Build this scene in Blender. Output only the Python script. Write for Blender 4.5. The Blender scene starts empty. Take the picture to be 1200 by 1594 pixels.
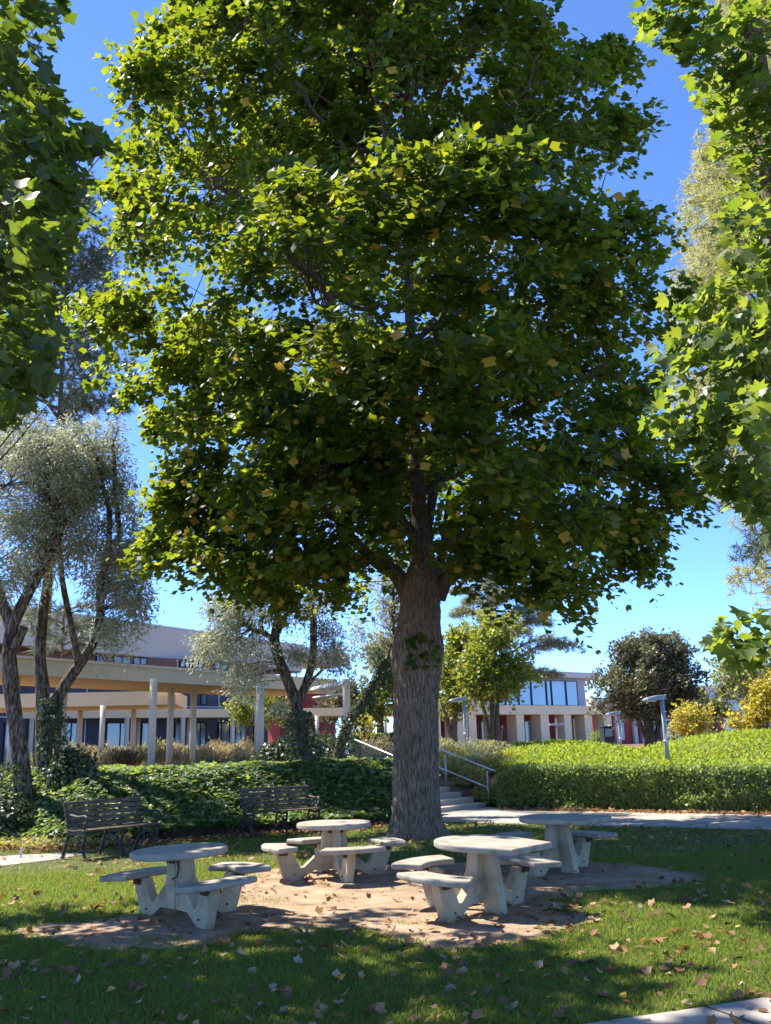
import bpy, math, random
import numpy as np
from mathutils import Vector
random.seed(7); RNG = np.random.default_rng(7)
SC = bpy.context.scene; COL = SC.collection
R = math.radians
# ------------------------------------------------------------------ camera, sky, sun, exposure
EYE, FPX, PITCH, ROLL = 1.65, 1460.0, 14.0, -1.58
cam = bpy.data.objects.new('camera', bpy.data.cameras.new('camera')); COL.objects.link(cam)
cam.location = (0, 0, EYE)
cam.rotation_mode = 'QUATERNION'
from mathutils import Matrix
cam.rotation_quaternion = (Matrix.Rotation(R(90+PITCH), 3, 'X') @ Matrix.Rotation(R(ROLL), 3, 'Z')).to_quaternion()
cam.data.sensor_fit = 'VERTICAL'; cam.data.sensor_height = 36.0; cam.data.lens = FPX/1594*36.0
cam.data.clip_start = 0.05; cam.data.clip_end = 3000
SC.camera = cam
SUN = Vector((-0.65, 0.40, 1.0)).normalized()
elev = math.asin(SUN.z); azim = math.atan2(SUN.x, SUN.y)
w = bpy.data.worlds.new('World'); SC.world = w; w.use_nodes = True
nt = w.node_tree; nt.nodes.clear()
sky = nt.nodes.new('ShaderNodeTexSky'); sky.sky_type = 'NISHITA'; sky.sun_disc = False
sky.sun_elevation = elev; sky.sun_rotation = azim % (2*math.pi)
sky.altitude = 1000; sky.air_density = 0.40; sky.dust_density = 0.0; sky.ozone_density = 10.0
bg = nt.nodes.new('ShaderNodeBackground'); bg.inputs[1].default_value = 0.15
wo = nt.nodes.new('ShaderNodeOutputWorld')
nt.links.new(sky.outputs[0], bg.inputs[0]); nt.links.new(bg.outputs[0], wo.inputs[0])
sl = bpy.data.lights.new('sun', 'SUN'); sl.energy = 3.15; sl.angle = R(0.53); sl.color = (1.0, 0.95, 0.86)
so = bpy.data.objects.new('sun', sl); COL.objects.link(so)
so.rotation_euler = SUN.to_track_quat('Z', 'Y').to_euler()
SC.view_settings.view_transform = 'Standard'; SC.view_settings.look = 'None'
SC.view_settings.exposure = 2.0; SC.view_settings.gamma = 1.0; SC.view_settings.use_curve_mapping = False
SC.cycles.max_bounces = 8; SC.cycles.diffuse_bounces = 3; SC.cycles.transmission_bounces = 5
SC.cycles.transparent_max_bounces = 8
try: SC.cycles.use_denoising = True
except Exception: pass

# ------------------------------------------------------------------ helpers
_c, _s = math.cos(R(PITCH)), math.sin(R(PITCH)); _cr, _sr = math.cos(R(ROLL)), math.sin(R(ROLL))
FWD = np.array([0, _c, _s]); U0 = np.array([0, -_s, _c]); R0 = np.array([1., 0, 0])
RGT = _cr*R0 + _sr*U0; UPV = -_sr*R0 + _cr*U0
ORG = np.array([0, 0, EYE])
def ray(x, y): return FWD + RGT*(x-600)/FPX - UPV*(y-797)/FPX
def P(x, y, Y):                                   # the point on the ray through a photo pixel at depth Y
    d = ray(x, y); return ORG + d*(Y/d[1])
def G(x, y, z=0.0):                               # the point on height z seen at a photo pixel
    d = ray(x, y); return ORG + d*((z-EYE)/d[2])
def proj(p):
    d = np.asarray(p, float) - ORG; zc = d@FWD
    return 600+FPX*(d@RGT)/zc, 797-FPX*(d@UPV)/zc, zc
def tag(o, label=None, cat=None, group=None, kind=None):
    if label: o['label'] = label
    if cat: o['category'] = cat
    if group: o['group'] = group
    if kind: o['kind'] = kind
    return o
def empty(name, loc=(0, 0, 0), rz=0.0, label=None, cat=None, group=None):
    o = bpy.data.objects.new(name, None); COL.objects.link(o); o.empty_display_size = 0.2
    o.location = tuple(loc); o.rotation_euler = (0, 0, rz)
    return tag(o, label, cat, group)
def link(name, me, parent=None, mat=None):
    o = bpy.data.objects.new(name, me); COL.objects.link(o)
    if parent: o.parent = parent
    if mat and not me.materials: me.materials.append(mat)
    return o
def np_mesh(name, V, Fa, smooth=False):           # V (n,3); Fa: one (m,k) array or a list of them
    if not isinstance(Fa, list): Fa = [Fa]
    Fa = [f for f in Fa if len(f)]
    me = bpy.data.meshes.new(name)
    me.vertices.add(len(V)); me.vertices.foreach_set('co', np.asarray(V, np.float32).ravel())
    loops = np.concatenate([f.ravel() for f in Fa]).astype(np.int32)
    tot = np.concatenate([np.full(len(f), f.shape[1], np.int32) for f in Fa])
    st = np.concatenate([[0], np.cumsum(tot)[:-1]]).astype(np.int32)
    me.loops.add(len(loops)); me.loops.foreach_set('vertex_index', loops)
    me.polygons.add(len(tot)); me.polygons.foreach_set('loop_start', st)
    me.polygons.foreach_set('loop_total', tot)
    if smooth: me.polygons.foreach_set('use_smooth', np.ones(len(tot), bool))
    me.update(calc_edges=True)
    return me
class MB:
    """collects shapes into one mesh"""
    def __init__(s): s.v = []; s.f = []
    def add(s, V, F):
        n = len(s.v); s.v.extend([tuple(map(float, p)) for p in V]); s.f.extend([tuple(i+n for i in f) for f in F]); return s
    def box(s, c, size, rz=0.0, bev=0.0):
        hx, hy, hz = [q/2 for q in size]; ca, sa = math.cos(rz), math.sin(rz)
        b = min(bev, hx*.9, hy*.9, hz*.9)
        if b <= 0:
            L = [(x, y, z) for z in (-hz, hz) for x, y in ((-hx, -hy), (hx, -hy), (hx, hy), (-hx, hy))]
            F = [(3, 2, 1, 0), (4, 5, 6, 7)]+[(i, (i+1) % 4, (i+1) % 4+4, i+4) for i in range(4)]
        else:
            L = []; F = []
            for z, k in ((-hz, b), (-hz+b, 0), (hz-b, 0), (hz, b)):
                L += [(x*(1)+0, y, z) for x, y in ((-hx+k, -hy+k), (hx-k, -hy+k), (hx-k, hy-k), (-hx+k, hy-k))]
            F = [(3, 2, 1, 0), (12, 13, 14, 15)]
            for r in range(3): F += [(r*4+i, r*4+(i+1) % 4, r*4+4+(i+1) % 4, r*4+4+i) for i in range(4)]
        return s.add([(c[0]+x*ca-y*sa, c[1]+x*sa+y*ca, c[2]+z) for x, y, z in L], F)
    def prism(s, poly, z0, z1):                   # poly in xy
        n = len(poly)
        V = [(x, y, z0) for x, y in poly]+[(x, y, z1) for x, y in poly]
        return s.add(V, [tuple(range(n))[::-1], tuple(range(n, 2*n))]+[(i, (i+1) % n, (i+1) % n+n, i+n) for i in range(n)])
    def slab(s, poly, org, ang, th):              # poly in (r,z) of a vertical radial plane, thickness th
        ca, sa = math.cos(ang), math.sin(ang); n = len(poly); h = th/2
        V = [(org[0]+r*ca-k*h*sa, org[1]+r*sa+k*h*ca, org[2]+z) for k in (-1, 1) for r, z in poly]
        return s.add(V, [tuple(range(n)), tuple(range(n, 2*n))[::-1]]+[((i+1) % n, i, i+n, (i+1) % n+n) for i in range(n)])
    def tube(s, pts, rad, n=8, cap=True):
        V, F = tube_np(pts, rad, n); F = [tuple(f) for f in F]
        m = len(pts)
        if cap: F += [tuple(range(n))[::-1], tuple(range((m-1)*n, m*n))]
        return s.add(V, F)
    def build(s, name, mat, parent=None, smooth=False, loc=None):
        me = bpy.data.meshes.new(name); me.from_pydata(s.v, [], s.f)
        if smooth: me.polygons.foreach_set('use_smooth', np.ones(len(me.polygons), bool))
        me.update(); o = link(name, me, parent, mat)
        if loc is not None: o.location = loc
        return o
def bevel(o, wdt=0.01, seg=2):
    m = o.modifiers.new('b', 'BEVEL'); m.width = wdt; m.segments = seg; m.limit_method = 'ANGLE'; m.angle_limit = R(35); return o
def tube_np(pts, rad, n=8):
    pts = np.asarray(pts, float); m = len(pts)
    rad = np.full(m, rad) if np.isscalar(rad) else np.asarray(rad, float)
    T = np.gradient(pts, axis=0); T /= np.linalg.norm(T, axis=1)[:, None]+1e-9
    ref = np.array([1., 0, 0]) if abs(T[0][0]) < .9 else np.array([0, 1., 0])
    a = np.cross(T[0], ref); a /= np.linalg.norm(a)
    V = np.empty((m, n, 3)); th = np.arange(n)*2*np.pi/n
    for i in range(m):
        a = a-T[i]*(a@T[i]); a /= np.linalg.norm(a)+1e-9
        b = np.cross(T[i], a)
        V[i] = pts[i]+rad[i]*(np.cos(th)[:, None]*a+np.sin(th)[:, None]*b)
    i, j = np.meshgrid(np.arange(m-1), np.arange(n), indexing='ij')
    q = np.stack([i*n+j, i*n+(j+1) % n, (i+1)*n+(j+1) % n, (i+1)*n+j], -1).reshape(-1, 4)
    return V.reshape(-1, 3), q
def tubes_mesh(name, items, mat, parent=None, smooth=True):
    Vs = []; Fs = []; k = 0
    for pts, rad, n in items:
        v, f = tube_np(pts, rad, n); Vs.append(v); Fs.append(f+k); k += len(v)
    return link(name, np_mesh(name, np.concatenate(Vs), np.concatenate(Fs), smooth), parent, mat)
def bez(p0, p1, p2, n=8):
    t = np.linspace(0, 1, n)[:, None]; p0, p1, p2 = map(np.asarray, (p0, p1, p2))
    return (1-t)**2*p0+2*t*(1-t)*p1+t*t*p2
def smooth_path(pts, n=20):
    pts = np.asarray(pts, float); t = np.linspace(0, len(pts)-1, n); i = np.minimum(t.astype(int), len(pts)-2); u = (t-i)[:, None]
    Pm = pts[np.maximum(i-1, 0)]; P0 = pts[i]; P1 = pts[i+1]; P2 = pts[np.minimum(i+2, len(pts)-1)]
    return .5*((2*P0)+(-Pm+P1)*u+(2*Pm-5*P0+4*P1-P2)*u**2+(-Pm+3*P0-3*P1+P2)*u**3)
def unit(a): return a/(np.linalg.norm(a, axis=-1, keepdims=True)+1e-9)
def vnoise(p, seed=0):                            # smooth value noise, p (...,2)
    p = np.asarray(p, float); i = np.floor(p).astype(np.int64); f = p-i; f = f*f*(3-2*f)
    def h(a, b):
        n = (a*374761393+b*668265263+seed*1442695) & 0x7fffffff
        n = ((n ^ (n >> 13))*1274126177) & 0x7fffffff
        return ((n ^ (n >> 16)) & 0xffff)/65535.0
    a, b = i[..., 0], i[..., 1]
    return (h(a, b)*(1-f[..., 0])+h(a+1, b)*f[..., 0])*(1-f[..., 1])+(h(a, b+1)*(1-f[..., 0])+h(a+1, b+1)*f[..., 0])*f[..., 1]
def fbm(p, seed=0, o=3):
    p = np.asarray(p, float); s = 0; a = .5; tot = 0
    for k in range(o): s = s+a*vnoise(p*2**k, seed+k*7); tot += a; a *= .5
    return s/tot

# leaf shapes: (x, y, z) for unit length, faces as index rows
TULIP_V = np.array([(0, -.1, 0), (0, .4, -.03), (0, .76, 0),
                    (.34, -.07, .06), (.56, .16, .10), (.37, .40, .06), (.46, .80, .09),
                    (-.34, -.07, .06), (-.56, .16, .10), (-.37, .40, .06), (-.46, .80, .09)])
TULIP_F = [np.array([(0, 3, 4, 5, 1), (0, 1, 9, 8, 7)]), np.array([(1, 5, 6, 2), (1, 2, 10, 9)])]
LOBE_V = np.array([(0, -.1, 0), (0, .64, -.02), (.50, .16, .09), (.40, .82, .07), (-.50, .16, .09), (-.40, .82, .07)])
LOBE_F = [np.array([(0, 2, 3, 1), (0, 1, 5, 4)])]
MAPLE_V = np.array([(0, 0, 0), (0, .55, -.04), (0, 1.0, 0),
                    (.30, -.02, .04), (.60, .22, .12), (.36, .36, .05), (.50, .74, .10), (.18, .62, .02),
                    (-.30, -.02, .04), (-.60, .22, .12), (-.36, .36, .05), (-.50, .74, .10), (-.18, .62, .02)])
MAPLE_F = [np.array([(0, 3, 4, 5), (0, 5, 6, 1), (0, 10, 9, 8), (0, 1, 11, 10)]), np.array([(1, 7, 2), (1, 2, 12)])]
OVAL_V = np.array([(0, 0, 0), (.22, .35, .05), (.16, .75, .03), (0, 1, 0), (-.16, .75, .03), (-.22, .35, .05)])
OVAL_F = [np.array([(0, 1, 2, 3), (0, 3, 4, 5)])]
SLIM_V = np.array([(0, 0, 0), (.14, .5, .0), (0, 1, 0), (-.14, .5, .0)])
SLIM_F = [np.array([(0, 1, 2, 3)])]
IVY_V = np.array([(0, 0, 0), (.42, -.08, .05), (.5, .38, .06), (.22, .5, .02), (0, 1, -.06), (-.22, .5, .02), (-.5, .38, .06), (-.42, -.08, .05)])
IVY_F = [np.array([(0, 1, 2, 3), (0, 5, 6, 7)]), np.array([(0, 3, 4), (0, 4, 5)])]
NEED_V = np.array([(-.018, 0, 0), (.018, 0, 0), (0, 1, 0)])
NEED_F = [np.array([(0, 1, 2)])]
def leaf_mesh(name, pos, nrm, size, tv, tf, parent=None, mat=None, tang=None, wid=None):
    N = len(pos); nrm = unit(nrm)
    t = RNG.normal(size=(N, 3)) if tang is None else tang
    t = unit(t-nrm*np.sum(t*nrm, 1)[:, None]); b = np.cross(t, nrm)
    size = np.broadcast_to(np.asarray(size, float), (N,)); wd = size if wid is None else np.broadcast_to(wid, (N,))
    V = (pos[:, None, :]+b[:, None, :]*(tv[None, :, 0]*wd[:, None])[..., None]
         + t[:, None, :]*(tv[None, :, 1]*size[:, None])[..., None]+nrm[:, None, :]*(tv[None, :, 2]*size[:, None])[..., None])
    k = len(tv); off = (np.arange(N)*k)[:, None, None]
    Fa = [(off+f[None]).reshape(-1, f.shape[1]) for f in tf]
    return link(name, np_mesh(name, V.reshape(-1, 3), Fa), parent, mat)
def sprays(C, rad, n, twigs=7, flat=.7, droop=.25, jit=.09, outward=None, tw=0.45):
    """n leaf positions per cluster centre along twigs; returns pos, direction, cluster index"""
    C = np.asarray(C, float); m = len(C); rad = np.broadcast_to(rad, (m,))
    D = unit(RNG.normal(size=(m, twigs, 3))*[1, 1, flat])
    if outward is not None: D = unit(D+outward[:, None, :]*tw)
    ci = np.repeat(np.arange(m), n); ti = RNG.integers(0, twigs, len(ci)); t = RNG.random(len(ci))**.65
    d = D[ci, ti]; L = rad[ci]*(.75+.5*RNG.random(len(ci)))
    pos = C[ci]+d*(L*t)[:, None]; pos[:, 2] -= droop*t*t*rad[ci]
    pos += RNG.normal(size=pos.shape)*(jit*rad[ci]**.5)[:, None]
    return pos, d, ci

# ------------------------------------------------------------------ materials
def nodes(name):
    m = bpy.data.materials.new(name); m.use_nodes = True; n = m.node_tree.nodes; n.clear(); return m, n, m.node_tree.links
def ramp(n, cols):
    r = n.new('ShaderNodeValToRGB'); e = r.color_ramp.elements
    while len(e) < len(cols): e.new(1.0)
    for i, c in enumerate(cols):
        p, c = c if len(c) == 2 else (i/(len(cols)-1), c)
        e[i].position = p; e[i].color = (*c, 1)
    return r
def mat(name, cols, scale=3.0, rough=.8, bump=0.0, bscale=40.0, stretch=(1, 1, 1), detail=6, spec=.3, metal=0.0, coord='Object', dist=.02, lo=.25, hi=.75):
    m, n, l = nodes(name)
    tc = n.new('ShaderNodeTexCoord'); mp = n.new('ShaderNodeMapping'); mp.inputs['Scale'].default_value = stretch
    l.new(tc.outputs[coord], mp.inputs[0])
    nz = n.new('ShaderNodeTexNoise'); nz.inputs['Scale'].default_value = scale; nz.inputs['Detail'].default_value = detail; nz.inputs['Roughness'].default_value = .62
    l.new(mp.outputs[0], nz.inputs['Vector'])
    cols = [(lo+(hi-lo)*i/max(1, len(cols)-1), c) for i, c in enumerate(cols)] if len(cols) > 1 else [(0, cols[0]), (1, cols[0])]
    r = ramp(n, cols); l.new(nz.outputs['Fac'], r.inputs[0])
    b = n.new('ShaderNodeBsdfPrincipled'); b.inputs['Roughness'].default_value = rough; b.inputs['Metallic'].default_value = metal
    b.inputs['Specular IOR Level'].default_value = spec
    l.new(r.outputs[0], b.inputs['Base Color'])
    if bump:
        nb = n.new('ShaderNodeTexNoise'); nb.inputs['Scale'].default_value = bscale; nb.inputs['Detail'].default_value = 5
        l.new(mp.outputs[0], nb.inputs['Vector']); bp = n.new('ShaderNodeBump'); bp.inputs['Strength'].default_value = bump; bp.inputs['Distance'].default_value = dist
        l.new(nb.outputs['Fac'], bp.inputs['Height']); l.new(bp.outputs[0], b.inputs['Normal'])
    o = n.new('ShaderNodeOutputMaterial'); l.new(b.outputs[0], o.inputs[0]); return m
def leafmat(name, cols, tcols=None, trans=.45, rough=.45, spec=.35, clump=0.0, cscale=.6):
    """per-leaf random colour, thin-sheet light transmission"""
    m, n, l = nodes(name)
    g = n.new('ShaderNodeNewGeometry'); src = g.outputs['Random Per Island']
    if clump:
        tc = n.new('ShaderNodeTexCoord'); nz = n.new('ShaderNodeTexNoise'); nz.inputs['Scale'].default_value = cscale; nz.inputs['Detail'].default_value = 2
        l.new(tc.outputs['Object'], nz.inputs['Vector'])
        mx = n.new('ShaderNodeMix'); mx.data_type = 'FLOAT'; mx.inputs[0].default_value = clump
        l.new(g.outputs['Random Per Island'], mx.inputs[2]); l.new(nz.outputs['Fac'], mx.inputs[3]); src = mx.outputs[0]
    r = ramp(n, cols); l.new(src, r.inputs[0])
    b = n.new('ShaderNodeBsdfPrincipled'); b.inputs['Roughness'].default_value = rough; b.inputs['Specular IOR Level'].default_value = spec
    l.new(r.outputs[0], b.inputs['Base Color'])
    t = n.new('ShaderNodeBsdfTranslucent')
    if tcols is None:
        tcols = [((c[0], tuple(min(.9, v*k) for v, k in zip(c[1], (2.6, 2.3, 1.0)))) if len(c) == 2 else tuple(min(.9, v*k) for v, k in zip(c, (2.6, 2.3, 1.0)))) for c in cols]
    r2 = ramp(n, tcols); l.new(src, r2.inputs[0]); l.new(r2.outputs[0], t.inputs[0])
    mx2 = n.new('ShaderNodeMixShader'); mx2.inputs[0].default_value = trans
    l.new(b.outputs[0], mx2.inputs[1]); l.new(t.outputs[0], mx2.inputs[2])
    o = n.new('ShaderNodeOutputMaterial'); l.new(mx2.outputs[0], o.inputs[0]); return m
M = {}
M['tulip'] = leafmat('tulip_leaf', [(0, (.026, .055, .012)), (.55, (.040, .080, .015)), (.9, (.07, .115, .02)), (1, (.10, .14, .025))],
                     [(0, (.20, .28, .010)), (.6, (.31, .38, .014)), (1, (.48, .48, .02))], trans=.46, rough=.5, spec=.3)
M['tulip_yellow'] = leafmat('yellow_leaf', [(0, (.42, .25, .02)), (1, (.50, .34, .05))], [(0, (.62, .36, .02)), (1, (.7, .48, .05))], trans=.4)
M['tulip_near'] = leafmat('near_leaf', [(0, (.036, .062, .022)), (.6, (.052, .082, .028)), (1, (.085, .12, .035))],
                          [(0, (.16, .25, .015)), (1, (.34, .42, .03))], trans=.40, rough=.5, spec=.35)  # left tree: dark because the shade on its leaves is put into the colour
M['near_sunny'] = leafmat('sunny_near_leaf', [(0, (.045, .085, .02)), (.6, (.075, .125, .026)), (1, (.12, .17, .035))], [(0, (.20, .31, .02)), (1, (.42, .48, .04))], trans=.48, rough=.45, spec=.4)  # right tree: brighter copy, sun through the leaves is put into the colour
M['olive'] = leafmat('olive_leaf', [(0, (.29, .295, .20)), (.6, (.44, .44, .32)), (1, (.62, .60, .46))], [(0, (.30, .33, .17)), (1, (.55, .55, .34))], trans=.4, rough=.5)
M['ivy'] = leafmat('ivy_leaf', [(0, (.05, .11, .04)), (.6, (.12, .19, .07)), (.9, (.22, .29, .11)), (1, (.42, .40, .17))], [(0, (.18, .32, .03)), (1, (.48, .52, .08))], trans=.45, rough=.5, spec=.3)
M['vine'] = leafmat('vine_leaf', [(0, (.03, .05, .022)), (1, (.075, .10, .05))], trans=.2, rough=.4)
M['hedge'] = leafmat('hedge_leaf', [(0, (.085, .135, .03)), (.7, (.17, .22, .055)), (1, (.34, .34, .12))], [(0, (.20, .32, .03)), (1, (.46, .50, .08))], trans=.45, rough=.4, spec=.4, clump=.3, cscale=.8)
M['cover'] = leafmat('ground_cover_leaf', [(0, (.12, .21, .014)), (.6, (.20, .28, .02)), (1, (.34, .33, .04))], [(0, (.34, .50, .018)), (1, (.62, .62, .05))], trans=.45, rough=.5, clump=.55, cscale=.35)
M['grass'] = leafmat('grass_blade', [(0, (.06, .10, .016)), (.6, (.105, .155, .026)), (.9, (.17, .20, .045)), (1, (.36, .30, .14))], [(0, (.22, .34, .025)), (1, (.46, .5, .08))], trans=.45, rough=.5, spec=.3, clump=.35, cscale=1.1)
M['straw'] = leafmat('dry_stem', [(0, (.26, .22, .10)), (.5, (.44, .36, .18)), (1, (.60, .48, .28))], [(0, (.3, .26, .1)), (1, (.55, .45, .22))], trans=.3, rough=.7, clump=.5, cscale=.5)
M['drybase'] = leafmat('dry_base', [(0, (.07, .045, .028)), (1, (.15, .10, .055))], trans=.15, rough=.8)
M['greyshrub'] = leafmat('grey_shrub_leaf', [(0, (.17, .20, .12)), (.6, (.29, .30, .18)), (1, (.44, .38, .19))], trans=.25, rough=.6, clump=.5, cscale=.6)
M['mixshrub'] = leafmat('mixed_shrub_leaf', [(0, (.11, .14, .04)), (.45, (.23, .23, .08)), (.8, (.40, .32, .14)), (1, (.55, .38, .16))], trans=.35, rough=.6, clump=.6, cscale=.7)
M['yellowtree'] = leafmat('yellow_green_leaf', [(0, (.08, .125, .025)), (.5, (.15, .19, .04)), (.88, (.27, .26, .055)), (1, (.46, .34, .07))], trans=.42, rough=.45, clump=.45, cscale=.4)
M['carob'] = leafmat('dark_tree_leaf', [(0, (.06, .08, .045)), (.5, (.12, .13, .075)), (.85, (.19, .165, .10)), (1, (.28, .22, .14))], trans=.15, rough=.45, clump=.4, cscale=.5)
M['palegreen'] = leafmat('pale_tree_leaf', [(0, (.13, .17, .07)), (.6, (.21, .25, .11)), (1, (.33, .34, .18))], trans=.35, rough=.5)
M['goldshrub'] = leafmat('gold_shrub_leaf', [(0, (.16, .17, .03)), (.5, (.32, .28, .05)), (1, (.48, .36, .09))], trans=.4, rough=.5)
M['pine'] = leafmat('pine_needle', [(0, (.045, .068, .045)), (.7, (.085, .115, .07)), (1, (.16, .18, .10))], trans=.15, rough=.5)
M['conifer'] = leafmat('grey_conifer_needle', [(0, (.17, .19, .11)), (.6, (.29, .30, .18)), (1, (.46, .42, .29))], trans=.35, rough=.6, clump=.4, cscale=.5)
M['cedar'] = leafmat('cedar_needle', [(0, (.14, .17, .13)), (1, (.30, .32, .24))], trans=.2, rough=.6)
M['bark'] = mat('tulip_bark', [(.125, .083, .054), (.30, .208, .138), (.45, .335, .235)], 3.0, .95, 1.0, 6, (14, 14, 1.6), spec=.1, dist=.05, lo=.34, hi=.66)
M['limb'] = mat('limb_bark', [(.06, .042, .03), (.19, .145, .105)], 8, .95, .6, 20, (3, 3, 1), spec=.1, lo=.36, hi=.62)
M['olivebark'] = mat('olive_bark', [(.035, .024, .018), (.14, .10, .072), (.33, .26, .20)], 5, .95, 1.0, 22, (4, 4, 1), spec=.1, dist=.04, lo=.36, hi=.62)
M['concrete'] = mat('cream_concrete', [(.27, .205, .12), (.43, .345, .21), (.49, .405, .26)], 4, .8, .25, 70, spec=.25, lo=.3, hi=.62)
M['topconc'] = mat('worn_concrete_top', [(.21, .175, .13), (.325, .28, .215), (.385, .335, .26)], 6, .75, .25, 90, spec=.25, lo=.3, hi=.62)
M['rust'] = mat('rusty_iron', [(.05, .025, .014), (.16, .07, .03)], 30, .85, .2, 60)
M['ironwork'] = mat('black_cast_iron', [(.022, .019, .017), (.06, .052, .046)], 18, .55, .3, 40, spec=.35)
M['benchwood'] = mat('weathered_slat_wood', [(.04, .027, .017), (.14, .092, .058), (.32, .235, .165)], 5, .85, .4, 50, (1, 6, 6), spec=.35)
M['dirt'] = mat('bare_dirt', [(.20, .135, .082), (.34, .235, .150), (.43, .315, .212)], 2.6, .95, 1.0, 45, spec=.1, detail=12, dist=.02, lo=.3, hi=.68)
M['thatch'] = mat('lawn_soil', [(.045, .06, .018), (.085, .10, .03), (.15, .125, .06)], 4, .95, .5, 60, spec=.1)
M['paving'] = mat('pale_concrete_paving', [(.29, .25, .20), (.37, .325, .27), (.42, .375, .32)], 1.6, .85, .15, 80, spec=.2)
M['stepconc'] = mat('step_concrete', [(.38, .31, .23), (.52, .44, .34)], 2.5, .85, .15, 60, spec=.2)
M['soil'] = mat('mulch_soil', [(.10, .062, .038), (.20, .125, .075), (.28, .18, .11)], 3, .95, .8, 30, spec=.1)
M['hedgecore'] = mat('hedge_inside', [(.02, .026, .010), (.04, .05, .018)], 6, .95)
M['steel'] = mat('galvanised_steel', [(.42, .43, .44), (.56, .57, .58)], 12, .38, .05, 60, metal=.75, spec=.5)
M['lampgrey'] = mat('grey_lamp_paint', [(.27, .285, .31), (.36, .375, .40)], 6, .4, spec=.5)
M['lampglass'] = mat('lamp_lens', [(.7, .7, .68)], 6, .2, spec=.6)
M['warmcream'] = mat('warm_cream_render', [(.80, .63, .38), (.84, .69, .45)], .8, .85, .05, 30, spec=.2)
M['cream'] = mat('cream_render', [(.60, .50, .33), (.68, .58, .40)], .8, .85, .05, 30, spec=.2)
M['white'] = mat('white_render', [(.54, .50, .43), (.61, .57, .50)], .35, .8, spec=.2)
M['colpaint'] = mat('cream_column_paint', [(.62, .53, .38), (.72, .62, .46)], 2.0, .6, spec=.3)
M['navy'] = mat('navy_panel', [(.040, .045, .075), (.055, .06, .095)], .8, .55, spec=.4)
M['navyframe'] = mat('dark_frame', [(.03, .03, .04)], 2, .5)
M['alum'] = mat('pale_aluminium', [(.5, .5, .5), (.6, .6, .6)], 4, .4, metal=.3)
M['redwall'] = mat('red_wall', [(.30, .055, .045), (.38, .08, .065)], .6, .8, spec=.2)
M['brownpanel'] = mat('brown_panel', [(.16, .085, .07), (.21, .12, .10)], 1, .7)
M['glass'] = mat('blue_green_glass', [(.10, .17, .19), (.16, .24, .26)], .25, .08, spec=.9)
M['skyglass'] = mat('sky_blue_glass', [(.22, .38, .48), (.30, .46, .56)], .25, .10, spec=.9)
M['lavwall'] = mat('lavender_grey_wall', [(.40, .38, .42), (.48, .46, .49)], .5, .8)
M['darkcloth'] = mat('dark_clothing', [(.02, .02, .024), (.04, .04, .045)], 12, .9)
M['skin'] = mat('skin', [(.35, .2, .14)], 8, .6)
M['hair'] = mat('dark_hair', [(.02, .014, .01)], 8, .6)
M['binblack'] = mat('bin_plastic', [(.03, .035, .04)], 8, .5)
M['binblue'] = mat('bin_blue_panel', [(.18, .34, .46)], 8, .5)
M['litter'] = leafmat('dead_leaf_litter', [(0, (.10, .05, .025)), (.5, (.24, .12, .055)), (1, (.40, .24, .12))], trans=.15, rough=.75)
DEAD = {'brown': mat('brown_dead_leaf', [(.13, .065, .035), (.24, .125, .065)], 30, .75),
        'reddish': mat('reddish_dead_leaf', [(.22, .075, .035), (.33, .13, .06)], 30, .75),
        'tan': mat('tan_dead_leaf', [(.25, .15, .08), (.36, .235, .14)], 30, .75),
        'pale': mat('pale_dead_leaf', [(.30, .225, .16), (.38, .30, .22)], 30, .8),
        'yellow': mat('yellow_dead_leaf', [(.50, .30, .03), (.60, .40, .06)], 30, .6)}

# ================================================================== SETTING
def sstep(a, b, x): t = np.clip((x-a)/(b-a), 0, 1); return t*t*(3-2*t)
def y_front(x):                                    # front line of the ivy bank on the left
    return np.interp(x, [-40, -9, -6.3, -4.2, -2.6, -.7, 0, .6, .95, 1.0], [24, 19.5, 18.2, 18.9, 19.9, 20.6, 21.3, 22.6, 24, 90])
def y_hedge(x):                                    # front line of the clipped hedge on the right
    return np.interp(x, [-5, 2.6, 3.05, 8.1, 14, 40], [27, 25.3, 24.95, 21.2, 17.0, 10])
STR, STE, STA = np.array([2.45, 26.0]), np.array([.6, .8]), np.array([-.8, .6])   # stair: right end of bottom step, along the step, upward
RISE, RUN, STW, NST = .13, .38, 2.5, 6
def height(x, y):
    x = np.asarray(x, float); y = np.asarray(y, float)
    q = (x-STR[0])*STE[0]+(y-STR[1])*STE[1]; s = (x-STR[0])*STA[0]+(y-STR[1])*STA[1]
    yf = y_front(x)
    zl = 1.08*sstep(-.1, 2.6, y-yf)+.4*sstep(4, 22, y-yf)
    zc = np.clip(s/RUN*RISE, 0, NST*RISE)-.10
    yh = y_hedge(x)
    zr = .75*sstep(.1, 1.2, y-yh)+(.42+.03*np.clip(x, 0, 14))*sstep(1.0, 9.5, y-yh)-.35*sstep(11, 22, y-yh)
    zr = zr*(1-.28*np.exp(-((x-8.2)/1.3)**2)*sstep(1, 5, y-yh))
    z = np.where(q < -STW, zl, np.where(q < 0, zc, zc+(zr-zc)*sstep(0, 1.6, q)))
    far = sstep(40, 60, y)
    z = np.where(y < 16, np.minimum(z, 0), z)
    return z*(1-far)+1.15*far
xs = np.concatenate([[-900, -400, -200, -100, -60, -35, -22], np.arange(-16, 16.01, .4), [18, 20, 24, 35, 60, 100, 200, 400, 900]])
ys = np.concatenate([[-300, -60, -20, -5, 4, 9, 13], np.arange(16, 42, .4), np.arange(42, 70, 3), [80, 100, 140, 200, 400, 900, 1800]])
gx, gy = np.meshgrid(xs, ys)
gz = height(gx, gy)-.03
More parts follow.
